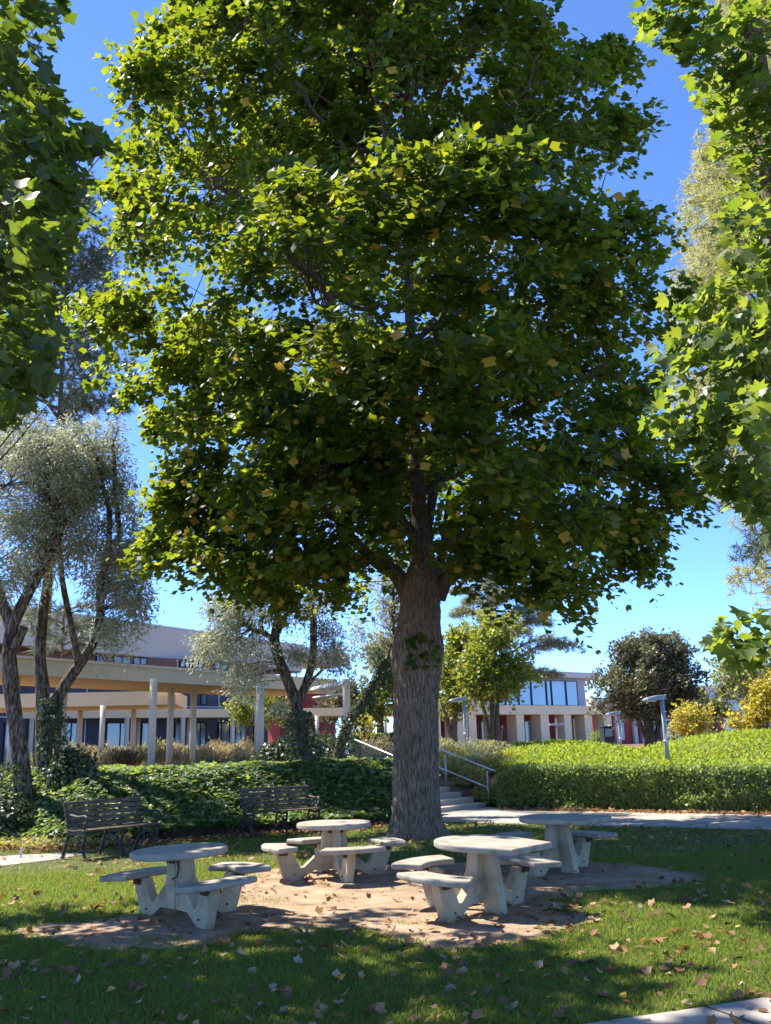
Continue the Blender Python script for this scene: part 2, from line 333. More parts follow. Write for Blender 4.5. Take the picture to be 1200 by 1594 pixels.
gz = gz+np.where((gy > 16) & (gy < 60), (fbm(np.stack([gx*1.3, gy*1.3], -1), 3)-.5)*.08, 0)*(gz > .1)
i, j = np.meshgrid(np.arange(len(ys)-1), np.arange(len(xs)-1), indexing='ij'); nx = len(xs)
q4 = np.stack([i*nx+j, i*nx+j+1, (i+1)*nx+j+1, (i+1)*nx+j], -1).reshape(-1, 4)
tag(link('ground', np_mesh('ground', np.stack([gx, gy, gz], -1).reshape(-1, 3), q4, True), None, M['soil']), kind='structure')

# dirt: worn patches round the tables, outlined on the ground
DIRT_PX = [(18, 1452), (60, 1440), (150, 1436), (215, 1424), (262, 1408), (330, 1392), (380, 1366), (420, 1352), (470, 1344), (560, 1346), (690, 1336),
           (850, 1340), (950, 1345), (1040, 1352), (1095, 1366), (1060, 1378), (960, 1386), (870, 1394), (835, 1404), (868, 1414), (900, 1424), (912, 1440),
           (870, 1462), (790, 1479), (700, 1479), (640, 1470), (622, 1457), (590, 1444), (520, 1448), (470, 1452), (430, 1448), (380, 1456), (355, 1466),
           (300, 1472), (230, 1479), (140, 1476), (60, 1466)]
DIRT = np.array([G(x, y)[:2] for x, y in DIRT_PX])
def in_poly(p, poly):
    x, y = p[..., 0], p[..., 1]; r = np.zeros(x.shape, bool); n = len(poly)
    for k in range(n):
        (x1, y1), (x2, y2) = poly[k], poly[k-1]
        c = (y1 > y) != (y2 > y)
        with np.errstate(divide='ignore', invalid='ignore'):
            r ^= c & (x < (x2-x1)*(y-y1)/(y2-y1+1e-12)+x1)
    return r
def wob(p): return p+np.stack([fbm(p*2.2, 11, 4)-.5, fbm(p*2.2, 12, 4)-.5], -1)*.75
def is_dirt(p): return in_poly(wob(p), DIRT)
dx = np.arange(-4.6, 4.6, .06); dy = np.arange(7.6, 14.2, .06)
gx, gy = np.meshgrid(dx, dy); pp = np.stack([gx, gy], -1)
msk = is_dirt(pp)
gz = .012+(fbm(pp*3.2, 5)-.5)*.022+(fbm(pp*14, 6, 2)-.5)*.014
nx = len(dx); i, j = np.meshgrid(np.arange(len(dy)-1), np.arange(nx-1), indexing='ij')
keep = msk[:-1, :-1] | msk[1:, 1:]
q4 = np.stack([i*nx+j, i*nx+j+1, (i+1)*nx+j+1, (i+1)*nx+j], -1)[keep]
tag(link('dirt_patch', np_mesh('dirt_patch', np.stack([gx, gy, gz], -1).reshape(-1, 3), q4, True), None, M['dirt']), kind='structure')

# pavement behind the lawn, near corner path, short path at the left
PAVE = [(-.9, 21.6), (.6, 21.6), (1.5, 21.2), (2.6, 20.5), (3.6, 19.7), (5.0, 18.9), (6.7, 17.8), (9, 16.1), (14, 12.2), (20, 8), (20, 13), (14, 16.6), (8.1, 20.8), (5.4, 22.9), (3.05, 24.6), (2.5, 26.0), (1.0, 24.2), (.2, 22.4)]
NEAR = [(.75, 6.04), (1.19, 6.2), (1.8, 6.42), (2.4, 6.66), (5.5, 7.6), (9, 8.4), (9, 4), (3, 2.6), (-3, 1.0)]
LEFTP = [(-12, 12.6), (-6.2, 15.2), (-5.55, 16.0), (-5.2, 16.75), (-5.7, 17.1), (-6.4, 16.9), (-12, 14.6)]
def sheet(name, poly, z0, z1, m, b=.015):
    o = MB().prism(poly, z0, z1).build(name, m); bevel(o, b, 2); return tag(o, kind='structure')
sheet('pavement', PAVE, -.12, .016, M['paving']); sheet('path', NEAR, -.12, .018, M['paving']); sheet('path', LEFTP, -.1, .014, M['paving'])
mb = MB()
for a, b in (((5.2, 18.75), (8.2, 20.75)), ((2.9, 20.3), (4.6, 23.4)), ((7.5, 17.2), (10.2, 19.3)), ((1.9, 6.47), (2.35, 5.4))):
    d = unit(np.array(b)-np.array(a)); c = (np.array(a)+b)/2
    mb.box((c[0], c[1], .019 if c[1] > 10 else .021), (np.linalg.norm(np.array(b)-a), .014, .004), math.atan2(d[1], d[0]))
tag(mb.build('pavement_joint', M['thatch']), kind='structure')

# lawn sheet and its blades
LAWN = [(-14, -4), (14, -4), (14, 12.2), (9, 16.1), (6.7, 17.8), (5.0, 18.9), (3.6, 19.7), (2.6, 20.5), (1.5, 21.2), (.6, 21.6), (-.7, 20.9), (-2.6, 20.1), (-4.2, 19.2), (-6.3, 18.4), (-9, 19.6), (-14, 20)]
tag(MB().prism(LAWN, -.15, 0.0).build('lawn', M['thatch']), kind='structure')
LAWN_A, PAVE_A, NEAR_A, LEFT_A = map(np.array, (LAWN, PAVE, NEAR, LEFTP))
def lawn_points(n, y0, y1):
    y = np.sqrt(RNG.random(n)*(y1**2-y0**2)+y0**2); x = (RNG.random(n)*2-1)*(y*.435+1.5); p = np.stack([x, y], -1)
    ok = in_poly(p, LAWN_A) & ~in_poly(p, PAVE_A) & ~in_poly(p+(RNG.random(p.shape)-.5)*.05, NEAR_A) & ~in_poly(p, LEFT_A)
    d = is_dirt(p+RNG.normal(size=p.shape)*.075); tuft = vnoise(p*2.2, 21) > .74
    ok &= (~d) | (tuft & (RNG.random(n) < .22))
    bare = (y > 15.5) & (fbm(p*.9, 31) > .52) & (RNG.random(n) < .55)
    ok &= ~bare
    ok &= ~((p[:, 0] < -3.6) & (p[:, 1] > 14.2) & (RNG.random(n) < .7))
    ok &= (p[:, 0]-.45)**2+(p[:, 1]-18.1)**2 > .62**2
    return p[ok]
pa = lawn_points(225000, 5.7, 9.6); pb = lawn_points(215000, 9.4, 14.5); pc = lawn_points(90000, 14.3, 22)
def blades(name, p, h, wd, two, parent=None):
    n = len(p); hh = h*(.55+.9*RNG.random(n))*(.75+.5*fbm(p*1.7, 41)); a = RNG.random(n)*6.283; lean = hh*(.25+.6*RNG.random(n)); b = RNG.random(n)*6.283
    base = np.stack([p[:, 0], p[:, 1], np.zeros(n)-.004], -1); wv = np.stack([np.cos(a), np.sin(a), 0*a], -1)*(wd*(.7+.6*RNG.random(n)))[:, None]
    ld = np.stack([np.cos(b), np.sin(b), 0*b], -1)
    tip = base+ld*lean[:, None]; tip[:, 2] += hh
    if two:
        mid = base+ld*(lean*.3)[:, None]; mid[:, 2] += hh*.6
        V = np.stack([base-wv, base+wv, mid+wv*.8, mid-wv*.8, tip], 1).reshape(-1, 3); o = np.arange(n)[:, None]*5
        F = [o+np.array([[0, 1, 2, 3]]), o+np.array([[3, 2, 4]])]
    else:
        V = np.stack([base-wv, base+wv, tip], 1).reshape(-1, 3); F = [np.arange(n*3).reshape(-1, 3)]
    return tag(link(name, np_mesh(name, V, F), parent, M['grass']), kind='stuff')
blades('grass', pa, .038, .0030, True); blades('grass', pb, .042, .0043, False); blades('grass', pc, .045, .006, False)

# stairs: solid steps, the upper landing
st = empty('concrete_stairs', (0, 0, 0), 0, 'low flight of pale concrete steps climbing behind the big tree trunk', 'stairs')
for k in range(NST):
    a = STR+STA*RUN*k; b = a-STE*STW; t = STA*(RUN*(NST-k)+1.4)
    o = MB().prism([tuple(a), tuple(a+t), tuple(b+t), tuple(b)], RISE*k-.06, RISE*(k+1)-(.001*k)).build('step', M['stepconc'], st); bevel(o, .012, 2)
def rail(base, n, lab, side):
    r = empty('handrail', (base[0], base[1], 0), 0, lab, 'handrail')
    dirv = np.array([STA[0]*RUN, STA[1]*RUN, RISE])
    for nm, h in (('top_rail', .92), ('lower_rail', .50)):
        p0 = np.array([-STA[0]*.25*(h > .6), -STA[1]*.25*(h > .6), h]); p1 = p0+dirv*n
        MB().tube([p0, p1], .024, 8).build(nm, M['steel'], r, True)
    for k in np.linspace(0, n, 3):
        p = dirv*k; MB().tube([p+[0, 0, -.05], p+[0, 0, .93]], .021, 8).build('post', M['steel'], r, True)
rail(STR+STE*.06-STA*.05, 7, 'grey steel handrail on the shrub side of the steps, right of the trunk', 1)
rail(STR-STE*(STW+.06)-STA*.05, 7, 'dark steel handrail beside the ivy, left of the trunk', -1)

# ---------------------------------------------------------------- left building
def wall_box(mb, A, B, z0, z1, th, off=0.0):
    A = np.array(A[:2], float); B = np.array(B[:2], float); d = unit(B-A); nrm = np.array([d[1], -d[0]])   # towards the camera side
    c = (A+B)/2+nrm*(off-th/2); return mb.box((c[0], c[1], (z0+z1)/2), (np.linalg.norm(B-A), th, z1-z0), math.atan2(d[1], d[0]))
def line_at(A, B, px):                             # point of the vertical wall A-B (xy) seen in photo column px (near the horizon)
    d = ray(px, 1165)[:2]; A = np.array(A[:2]); B = np.array(B[:2]); e = B-A
    m = np.array([[d[0], -e[0]], [d[1], -e[1]]]); return d*np.linalg.solve(m, A)[0]
hall = empty('campus_hall', P(300, 1160, 58)*[1, 1, 0], 0, 'long two-storey navy hall with white parapet behind the olive trees', 'building')
def on(root, mb, name, m, smooth=False):
    mb.v = [(x-root.location[0], y-root.location[1], z-root.location[2]) for x, y, z in mb.v]; return mb.build(name, m, root, smooth)
N0, N1 = P(-160, 1160, 44.2), P(417, 1160, 61.5)
on(hall, wall_box(MB(), N0, N1, .6, 6.45, 6.0), 'wall', M['navy'])
on(hall, wall_box(MB(), N0, N1, 6.45, 6.99, 5.8), 'clerestory_wall', M['brownpanel'])
F0, F1, F2 = P(-160, 1000, 41.0), P(470, 1030, 68.2), P(545, 1030, 75.0)
on(hall, wall_box(MB(), F0, F1, 7.0, 8.85, 7.5), 'parapet', M['white'])
for xx in (60, 140, 210, 288, 360, 430):
    g = MB(); a = line_at(F0, F1, xx); dq = unit(np.array(F1[:2])-F0[:2]); wall_box(g, a, a+dq*.04, 7.02, 8.83, .02, .012); on(hall, g, 'panel_joint', M['alum'])
on(hall, wall_box(MB(), F0, F1, 8.853, 8.93, 7.6, .06), 'coping', M['alum'])
on(hall, wall_box(MB(), F1, F2, 7.85, 8.83, 7.5), 'roof_overhang', M['white'])
on(hall, wall_box(MB(), F0, F1, 6.92, 6.998, 7.3, -.1), 'eaves_trim', M['brownpanel'])
def window(root, A, B, x0, x1, z0, z1, mullions=(), fm='navyframe', gm='glass', off=.0, th=.09):
    a = line_at(A, B, x0); b = line_at(A, B, x1); d = unit(b-a); L = np.linalg.norm(b-a); f = .07
    mb = MB()
    for (u0, u1, w0, w1) in ((0, L, z0, z0+f), (0, L, z1-f, z1), (0, f, z0+f+.002, z1-f-.002), (L-f, L, z0+f+.002, z1-f-.002)):
        wall_box(mb, a+d*u0, a+d*u1, w0, w1, th, off+th*.9)
    for t in mullions: wall_box(mb, a+d*(L*t-.03), a+d*(L*t+.03), z0+f+.002, z1-f-.002, th*.8, off+th*.8)
    fr = on(root, mb, 'window', M[fm])
    g = MB(); wall_box(g, a+d*f*.9, b-d*f*.9, z0+f*.9, z1-f*.9, .03, off+.04); on(root, g, 'pane', M[gm]).parent = fr
for x0, x1, mu in ((-40, -12, (.5,)), (4, 22, ()), (98, 119, (.5,)), (163, 200, (.6,)), (218, 231, ()), (270, 281, ()), (301, 320, (.5,)), (338, 357, (.3,)), (364, 384, (.5,)), (394, 408, ())):
    window(hall, N0, N1, x0, x1, .95, 3.32, mu)
for x0, x1 in ((310, 320), (60, 72), (352, 363)): window(hall, N0, N1, x0, x1, 4.35, 5.0)
for x0, x1 in ((-8, 8), (40, 48), (142, 153), (169, 198), (201, 224), (276, 292), (298, 312), (330, 352)): window(hall, N0, N1, x0, x1, 6.5, 6.95, (.5,), 'navyframe', 'skyglass')
for xx in (60, 130, 210, 272, 339, 378):
    g = MB(); a = line_at(N0, N1, xx); d = unit(np.array(N1[:2])-N0[:2]); wall_box(g, a, a+d*.05, .95, 6.8, .02, .02); on(hall, g, 'panel_joint', M['alum'])
for z in (3.55, 4.2):
    g = MB(); wall_box(g, N0, N1, z, z+.05, .02, .025); on(hall, g, 'panel_joint', M['alum'])
red = empty('red_block', P(497, 1160, 76)*[1, 1, 0], 0, 'plain red walled block beyond the walkway, between the olive trunks', 'building')
on(red, wall_box(MB(), P(436, 1160, 70), P(523, 1160, 73), .6, 5.6, 8), 'wall', M['redwall'])
on(red, wall_box(MB(), P(435, 1160, 70), P(524, 1160, 73), 5.6, 5.75, 8.2, .1), 'coping', M['white'])

def column(root, px, Y, z1, r=.105, z0=.6):
    p = P(px, 1195, Y); n = 14
    o = MB().tube([(p[0], p[1], z0), (p[0], p[1], z1)], r, n).build('column', M['colpaint'], root, True)
    return o
can = empty('covered_walkway', (0, 0, 0), 0, 'cream flat-roofed walkway canopy on round columns, nearest one at the left', 'canopy')
E0, E1 = G(-60, 1018.5, 4.2)[:2], G(522, 1061, 4.2)[:2]
d = unit(E1-E0); nb = np.array([-d[1], d[0]])
on(can, MB().prism([tuple(E0), tuple(E1), tuple(E1+nb*3.6), tuple(E0+nb*3.6)][::1], 3.78, 4.2), 'roof', M['cream'])
on(can, MB().prism([tuple(E0-nb*.06-d*.06), tuple(E1-nb*.06+d*.06), tuple(E1+nb*3.66+d*.06), tuple(E0+nb*3.66-d*.06)], 4.203, 4.28), 'roof_edge', M['colpaint'])
for px, Y, z1, r in ((235, 28.4, 3.78, .11), (404, 31.0, 3.78, .135), (92, 29.5, 3.78, .13), (263, 32.6, 3.78, .11), (299, 34.6, 3.78, .11), (16, 26.5, 3.78, .12)): column(can, px, Y, z1, r)
pt = [P(370, 1078, 32), P(370, 1090, 32), P(398, 1098, 31.3), P(398, 1180, 31.3)]
MB().tube(pt, .045, 8).build('downpipe', M['colpaint'], can, True)
ew = P(541, 1195, 27.5); top = P(541, 1057, 27.5)[2]
MB().box((ew[0], ew[1], (top+.6)/2), (.17, .17, top-.6), .4, .01).build('end_post', M['colpaint'], can)
far_end = P(486, 1064, 36.0)
for nm, dz, s in (('beam', -.14, .24), ('lower_beam', -.42, .09)):
    a = np.array([ew[0], ew[1], top+dz]); b = far_end.copy(); b[2] = 3.9+dz; L = np.linalg.norm((b-a)[:2])
    V = MB(); dd = (b-a)/np.linalg.norm(b-a); V.tube([a-dd*.1, b], s/2, 4); V.build(nm, M['colpaint'], can)
can2 = empty('covered_walkway', (0, 0, 0), 0, 'white walkway canopy crossing behind the left olive trunks', 'canopy')
B0, B1 = P(-90, 1100, 34.5)[:2], P(272, 1100, 35.5)[:2]
on(can2, MB().prism([tuple(B0), tuple(B1), tuple(B1+[-.4, 4]), tuple(B0+[-.4, 4])], 3.36, 3.86), 'roof', M['warmcream'])
for px, Y in ((205, 38.6), (156, 34.9), (121, 38.2), (60, 34.7), (-20, 36)): column(can2, px, Y, 3.36, .10)
can3 = empty('covered_walkway', (0, 0, 0), 0, 'thin pale walkway roof on posts in front of the navy hall windows', 'canopy')
C0, C1, C2 = P(-120, 1100, 46)[:2], P(402, 1100, 56.5)[:2], P(690, 1100, 60)[:2]
on(can3, wall_box(MB(), C0, C1, 3.5, 3.98, 2.4), 'roof', M['warmcream']); on(can3, wall_box(MB(), C1+[.004, 0], C2, 3.5, 3.98, 2.4), 'roof', M['warmcream'])
for px, Y in ((45, 49), (120, 50.2), (195, 51.6), (283, 53.4), (361, 55), (494, 57), (551, 57.7), (601, 58.3), (640, 58.7)): column(can3, px, Y, 3.5, .125, .8)
for px, Y in ((213, 54), (292, 55.6), (484, 59.2), (579, 60.1)): column(can3, px, Y, 3.5, .11, .8)

# ---------------------------------------------------------------- right building with fins
por = empty('portico_building', P(830, 1160, 84)*[1, 1, 0], 0, 'cream pillared building with red walls and blue upper windows', 'building')
A, B = P(668, 1160, 75), P(966, 1160, 90.5)
on(por, wall_box(MB(), A, B, 3.95, 4.72, 5.2), 'roof', M['warmcream'])
d = unit(B[:2]-A[:2]); nb = np.array([-d[1], d[0]])
for x0, x1 in ((680, 689), (711, 731), (733, 745), (771, 779), (808, 820), (846, 859), (883, 894), (915, 926), (945, 957)):
    g = MB(); wall_box(g, line_at(A, B, x0), line_at(A, B, x1), .8, 3.95, 1.15, -.12); on(por, g, 'pillar', M['warmcream'])
A2, B2 = A[:2]+nb*3.6, B[:2]+nb*3.6
on(por, wall_box(MB(), A2, B2, .8, 3.95, .4), 'wall', M['redwall'])
for x0, x1 in ((692, 706), (750, 764), (818, 829), (843, 852), (872, 884)): window(por, A2, B2, x0, x1, 1.0, 3.5, (), 'alum', 'glass')
g = MB(); a = line_at(A2, B2, 893); b = line_at(A2, B2, 916); wall_box(g, a, b, .9, 3.7, .12, .13); on(por, g, 'door', M['warmcream'])
A3, B3 = A[:2]+nb*3.0, B[:2]+nb*3.0
U0, U1 = line_at(A3, B3, 770), line_at(A3, B3, 907); U2 = line_at(A3, B3, 915)
on(por, wall_box(MB(), U0, U1, 4.72, 7.35, 6.0), 'upper_wall', M['lavwall'])
for x0, x1 in ((772, 790), (790.6, 811), (811.6, 831), (832, 855), (856, 863), (864, 886), (887, 905)): window(por, A3, B3, x0, x1, 4.85, 7.2, (), 'navyframe', 'skyglass')
dd = unit(U1-U0); e1 = U1+dd*.002
g = MB(); g.prism([tuple(e1), tuple(e1+dd*1.0), tuple(e1+dd*1.0+nb*7), tuple(e1+nb*7)], 4.72, 7.35); on(por, g, 'end_wall', M['lavwall'])
g = MB(); a = U0-dd*2; b = e1+dd*2.2
g.add([(*(a-nb*1.0), 7.42), (*(b-nb*1.0), 7.42), (*(b+nb*8), 6.6), (*(a+nb*8), 6.6), (*(a-nb*1.0), 7.95), (*(b-nb*1.0), 7.95), (*(b+nb*8), 7.1), (*(a+nb*8), 7.1)],
      [(3, 2, 1, 0), (4, 5, 6, 7), (0, 1, 5, 4), (1, 2, 6, 5), (2, 3, 7, 6), (3, 0, 4, 7)]); on(por, g, 'sloping_roof', M['white'])
fb = empty('far_building', P(1010, 1160, 112)*[1, 1, 0], 0, 'distant red brick building with white posts behind the dark round tree', 'building')
A, B = P(925, 1160, 108), P(1130, 1160, 116)
on(fb, wall_box(MB(), A, B, .8, 5.4, 6), 'wall', M['redwall']); on(fb, wall_box(MB(), A, B, 5.4, 6.3, 6.4, .4), 'roof', M['white'])
for x in (935, 958, 986, 998, 1009, 1030, 1052, 1075, 1098):
    g = MB(); a = line_at(A, B, x); wall_box(g, a, a+unit(B[:2]-A[:2])*.45, .8, 5.4, .4, .45); on(fb, g, 'post', M['white'])
for x in (964, 1015, 1040, 1060): window(fb, A, B, x, x+9, 1.6, 3.8, (.5,), 'alum', 'glass')
wt = empty('white_building', P(1150, 1160, 150)*[1, 1, 0], 0, 'pale distant building glimpsed behind the grey green tree at right', 'building')
A, B = P(1085, 1160, 148), P(1260, 1160, 152)
on(wt, wall_box(MB(), A, B, .8, 9.5, 8), 'wall', M['white'])
for x in (1096, 1114, 1132, 1150, 1168, 1186):
    window(wt, A, B, x, x+10, 2.0, 4.6, (.5,), 'alum', 'skyglass'); window(wt, A, B, x, x+10, 5.8, 8.2, (.5,), 'alum', 'skyglass')

# ================================================================== THE BIG TREE
def root_tree(name, x, y, z, label, group=None): return empty(name, (x, y, z), 0, label, 'tree', group)
def rel(root, arr): return np.asarray(arr, float)-np.array(root.location)
TX, TY = .45, 18.1
bt = root_tree('tulip_tree', TX, TY, 0, 'huge broad-leaved tree with thick furrowed trunk standing behind the concrete tables')
# trunk: rings with furrowed bark; edges read off the photo at the trunk's depth
prof = [(1318, 598, 697), (1305, 604, 689), (1280, 609, 686), (1240, 611, 684), (1190, 612, 683), (1140, 612, 682), (1100, 613, 682), (1070, 613, 683), (1045, 611, 687),
        (1015, 608, 692), (1000, 612, 690), (975, 617, 686), (950, 622, 686), (925, 625, 687), (905, 624, 690), (890, 626, 692)]
pz = []; pc = []; pr = []
for y, a, b in prof:
    A, B = P(a, y, TY-.1), P(b, y, TY-.1); pz.append(A[2]); pc.append((A[0]+B[0])/2-TX); pr.append((B[0]-A[0])/2)
pz[0] = min(pz[0], -.06)
NR, NS = 190, 220
zz = np.linspace(-.05, pz[-1]+.5, NR); cx = np.interp(zz, pz, pc); rr = np.interp(zz, pz, pr)
kern = np.ones(9)/9; rr = np.convolve(np.pad(rr, 4, mode='edge'), kern, 'valid'); cx = np.convolve(np.pad(cx, 4, mode='edge'), kern, 'valid')
th = np.arange(NS)/NS*2*np.pi
Z, T = np.meshgrid(zz, th, indexing='ij')
tw = T+.10*np.sin(Z*2.1)+.03*np.sin(Z*9)
def ringnoise(k, zs, seed): a = np.stack([np.cos(tw)*k, np.sin(tw)*k], -1); return vnoise(np.stack([tw/(2*np.pi)*k*6.28, Z*zs], -1), seed)
ridge = np.abs(vnoise(np.stack([tw*17, Z*3.4], -1), 51)-.5)*2; fine = vnoise(np.stack([tw*36, Z*9], -1), 52)
flare = np.exp(-np.maximum(Z, 0)/.16)*.13*(.5+np.sin(T*5+1)+.6*np.sin(T*8+2))
knot = .05*np.exp(-((Z-2.45)/.16)**2-((np.mod(T+np.pi/2+np.pi, 2*np.pi)-np.pi)/.35)**2)
rad = rr[:, None]*(1+.03*(vnoise(np.stack([T*2.0, Z*1.1], -1), 53)-.5))+(ridge-.5)*.038+(fine-.5)*.03+flare+knot
cap = sstep(pz[-1]-.35, pz[-1]+.5, Z); rad = rad*(1-.60*cap); cx = cx-.02*sstep(pz[-1], pz[-1]+.5, zz)
V = np.stack([cx[:, None]+rad*np.cos(T), rad*np.sin(T), Z], -1).reshape(-1, 3)
i, j = np.meshgrid(np.arange(NR-1), np.arange(NS), indexing='ij')
q4 = np.stack([i*NS+j, i*NS+(j+1) % NS, (i+1)*NS+(j+1) % NS, (i+1)*NS+j], -1).reshape(-1, 4)
link('trunk', np_mesh('trunk', V, q4, True), bt, M['bark'])
# leader and first forks
top = pz[-1]
def path_px(lst): return smooth_path([rel(bt, P(x, y, TY+dy)) for x, y, dy in lst], 26)
leader = path_px([(662, 935, 0), (664, 890, -.1), (660, 850, -.15), (652, 800, -.05), (650, 740, 0), (646, 690, .1), (640, 560, .1), (636, 420, .2), (632, 280, .2), (635, 120, .3), (640, -60, .3), (642, -260, .3)])
leader = np.concatenate([leader, leader[-1:]+[[0, 0, 2.0]]])
tubes_mesh('leader', [(leader, np.interp(np.linspace(0, 1, len(leader)), [0, .08, .3, 1], [.27, .20, .155, .035]), 14)], M['limb'], bt)
def ltop(z):                                       # point of the leader at height z
    k = np.argmin(np.abs(leader[:, 2]-z)); return leader[k]
for lst, r0 in (([(636, 930, .05), (618, 895, -.1), (590, 878, -.5), (560, 850, -1.2), (515, 800, -2.2), (470, 760, -3)], .19),
                ([(682, 930, 0), (697, 900, -.2), (722, 885, -.5), (770, 850, -1.2), (830, 800, -2.0)], .17),
                ([(650, 940, .3), (655, 870, .5), (668, 800, .9), (690, 700, 1.6), (720, 560, 2.2)], .20),
                ([(650, 840, 0), (625, 810, -.2), (600, 790, -.5), (560, 770, -.8)], .08),
                ([(676, 925, .2), (690, 850, .5), (700, 760, 1.2)], .12),
                ([(642, 640, .1), (560, 560, .0), (520, 480, -.2), (485, 400, -.5), (470, 330, -.8)], .13),
                ([(640, 560, .1), (500, 640, .4), (400, 600, .5), (330, 540, .5), (290, 480, .4)], .10),
                ([(646, 700, .1), (760, 640, 0), (880, 600, 0), (960, 560, 0)], .11)):
    p = path_px(lst); tubes_mesh('limb', [(p, np.linspace(r0, .03, len(p)), 9)], M['limb'], bt)
# crown volume from its two edges
LE = [(-330, 560), (-220, 440), (-100, 330), (0, 295), (60, 255), (90, 215), (140, 220), (190, 200), (225, 215), (280, 185), (350, 185), (420, 200), (480, 200), (530, 150), (600, 150), (650, 200), (720, 200), (800, 225), (850, 225), (900, 240), (930, 290)]
RE = [(-330, 700), (-220, 770), (-100, 830), (0, 850), (60, 895), (100, 945), (150, 940), (190, 955), (230, 1015), (270, 1055), (330, 1060), (400, 1045), (500, 1045), (600, 1050), (700, 1065), (770, 1065), (830, 1075), (870, 1000), (900, 985), (930, 950), (990, 880)]
BOT_X = [200, 215, 300, 420, 500, 545, 580, 605, 640, 690, 715, 760, 830, 860, 895, 930, 960, 1000, 1060, 1095]
BOT_Y = [900, 905, 930, 940, 955, 955, 930, 895, 880, 880, 915, 925, 950, 995, 990, 965, 940, 920, 860, 835]
lz = np.array([P(x, y, TY)[2] for y, x in LE])[::-1]; lx = np.array([P(x, y, TY)[0] for y, x in LE])[::-1]
rz = np.array([P(x, y, TY)[2] for y, x in RE])[::-1]; rx = np.array([P(x, y, TY)[0] for y, x in RE])[::-1]
SUNZ = np.array([(-2.3, 9.2), (.5, 9.2), (1.3, 10.8), (-.1, 13.7), (-1.9, 13.7)]); SUNL = np.array([(-5.2, 10.6), (-3.0, 10.6), (-2.6, 14), (-6.5, 14.5)])
def blocks(c, poly, pr):                           # would this foliage put its shade on ground that lies in the sun
    k = c[2]/SUN.z; return RNG.random() < pr and in_poly(np.array([[c[0]-SUN.x*k, c[1]-SUN.y*k]]), poly)[0]
def crown_point():
    while True:
        z = 3.6+18.5*RNG.random()**1.1
        a = np.interp(z, lz, lx); b = np.interp(z, rz, rx); c = (a+b)/2; hw = (b-a)/2
        phi = RNG.random()*6.283; f = RNG.random()**.42
        x = c+hw*f*math.cos(phi); y = TY+.2+min(hw, 5.6)*.95*f*math.sin(phi)
        px, py, _ = proj((x, y, z))
        if py > np.interp(px, BOT_X, BOT_Y)-22: continue
        if py > -60:
            if px < np.interp(py, [q[0] for q in LE], [q[1] for q in LE])+8 or px > np.interp(py, [q[0] for q in RE], [q[1] for q in RE])-8: continue
        if y < TY+.3 and 598 < px < 712 and 690 < py: continue
        if blocks((x, y, z), SUNZ, .85): continue
        # a few gaps where the sky shows
        if any((px-gx)**2/gw**2+(py-gy)**2/gh**2 < 1 for gx, gy, gw, gh in ((735, 105, 34, 40), (652, 150, 18, 24), (435, 470, 48, 34), (265, 700, 30, 50), (370, 300, 22, 30), (468, 690, 22, 26), (880, 770, 42, 26), (815, 300, 22, 22), (690, 620, 20, 20), (930, 520, 28, 24), (840, 660, 34, 22), (400, 640, 18, 24))): continue
        return (x, y, z)
BO = []
while len(BO) < 235:
    c = np.array(crown_point())
    if BO and np.min(np.linalg.norm((np.array(BO)-c)*[1, .8, 1.25], axis=1)) < (1.02 if len(BO) < 150 else .80): 
        if RNG.random() > .02: continue
    BO.append(c)
# boughs that reach out of the crown towards the lawn and catch the sun on top
BO += [P(*q) for q in ((500, 345, 11.9), (560, 330, 11.6), (640, 300, 11.5), (720, 290, 11.5), (800, 290, 11.8), (590, 385, 11.5), (700, 350, 11.4), (790, 350, 11.6), (870, 375, 11.9),
                       (300, 660, 17), (350, 720, 16.6), (280, 760, 17.6), (420, 760, 16.2), (400, 590, 15.8), (480, 700, 15.6), (330, 830, 17.4), (260, 850, 18), (400, 860, 17.4), (470, 840, 16.8), (780, 760, 13), (860, 830, 13.4), (760, 560, 12.2), (560, 560, 12.0),
                       (590, 745, 16.2), (722, 730, 16), (555, 830, 15.8), (750, 820, 15.5), (690, 650, 15.5), (600, 640, 15), (650, 770, 20.4), (612, 820, 21), (695, 830, 20.8), (650, 700, 20), (600, 860, 20.5), (720, 870, 20.5), (540, 880, 18), (790, 880, 16.5))]
BO = np.array(BO); nb_ = len(BO); PER = 6; NC = nb_*PER
axb = np.stack([np.interp(BO[:, 2], leader[:, 2], leader[:, 0])+TX, np.full(nb_, TY), BO[:, 2]-1.5], -1); ob = unit(BO-axb)
C = np.repeat(BO, PER, 0)+unit(RNG.normal(size=(NC, 3))+np.repeat(ob, PER, 0)*.5+[0, 0, .25])*np.array([.78, .78, .42])*(.35+.65*RNG.random(NC))[:, None]
FILL = np.array([crown_point() for _ in range(560)]); C = np.concatenate([C, FILL]); NC = len(C)
dens = 1.0
cr = .40+.34*RNG.random(NC)
ax = np.stack([np.interp(C[:, 2], leader[:, 2], leader[:, 0])+TX, np.full(NC, TY), C[:, 2]-1.5], -1)
outw = unit(C-ax)
pos, dr, ci = sprays(C, cr, 86, 8, .5, .40, .09, outw, .5)
n = len(pos)
nrm = unit(np.array([0, 0, .75])+outw[ci]*.5+RNG.normal(size=(n, 3))*.55)
tang = unit(dr*.6+[0, 0, -.55]+RNG.normal(size=(n, 3))*.4)
size = .092+.088*RNG.random(n)
d_ = pos-ORG; zc_ = d_@FWD; px_ = 600+FPX*(d_@RGT)/zc_; py_ = 797-FPX*(d_@UPV)/zc_
keep = ~((pos[:, 1] < TY+.2) & (px_ > 608) & (px_ < 700) & (py_ > 880))
keep &= ~((pos[:, 1] < TY+.1) & (px_ > 625) & (px_ < 672) & (py_ > 710) & (RNG.random(n) < .93))
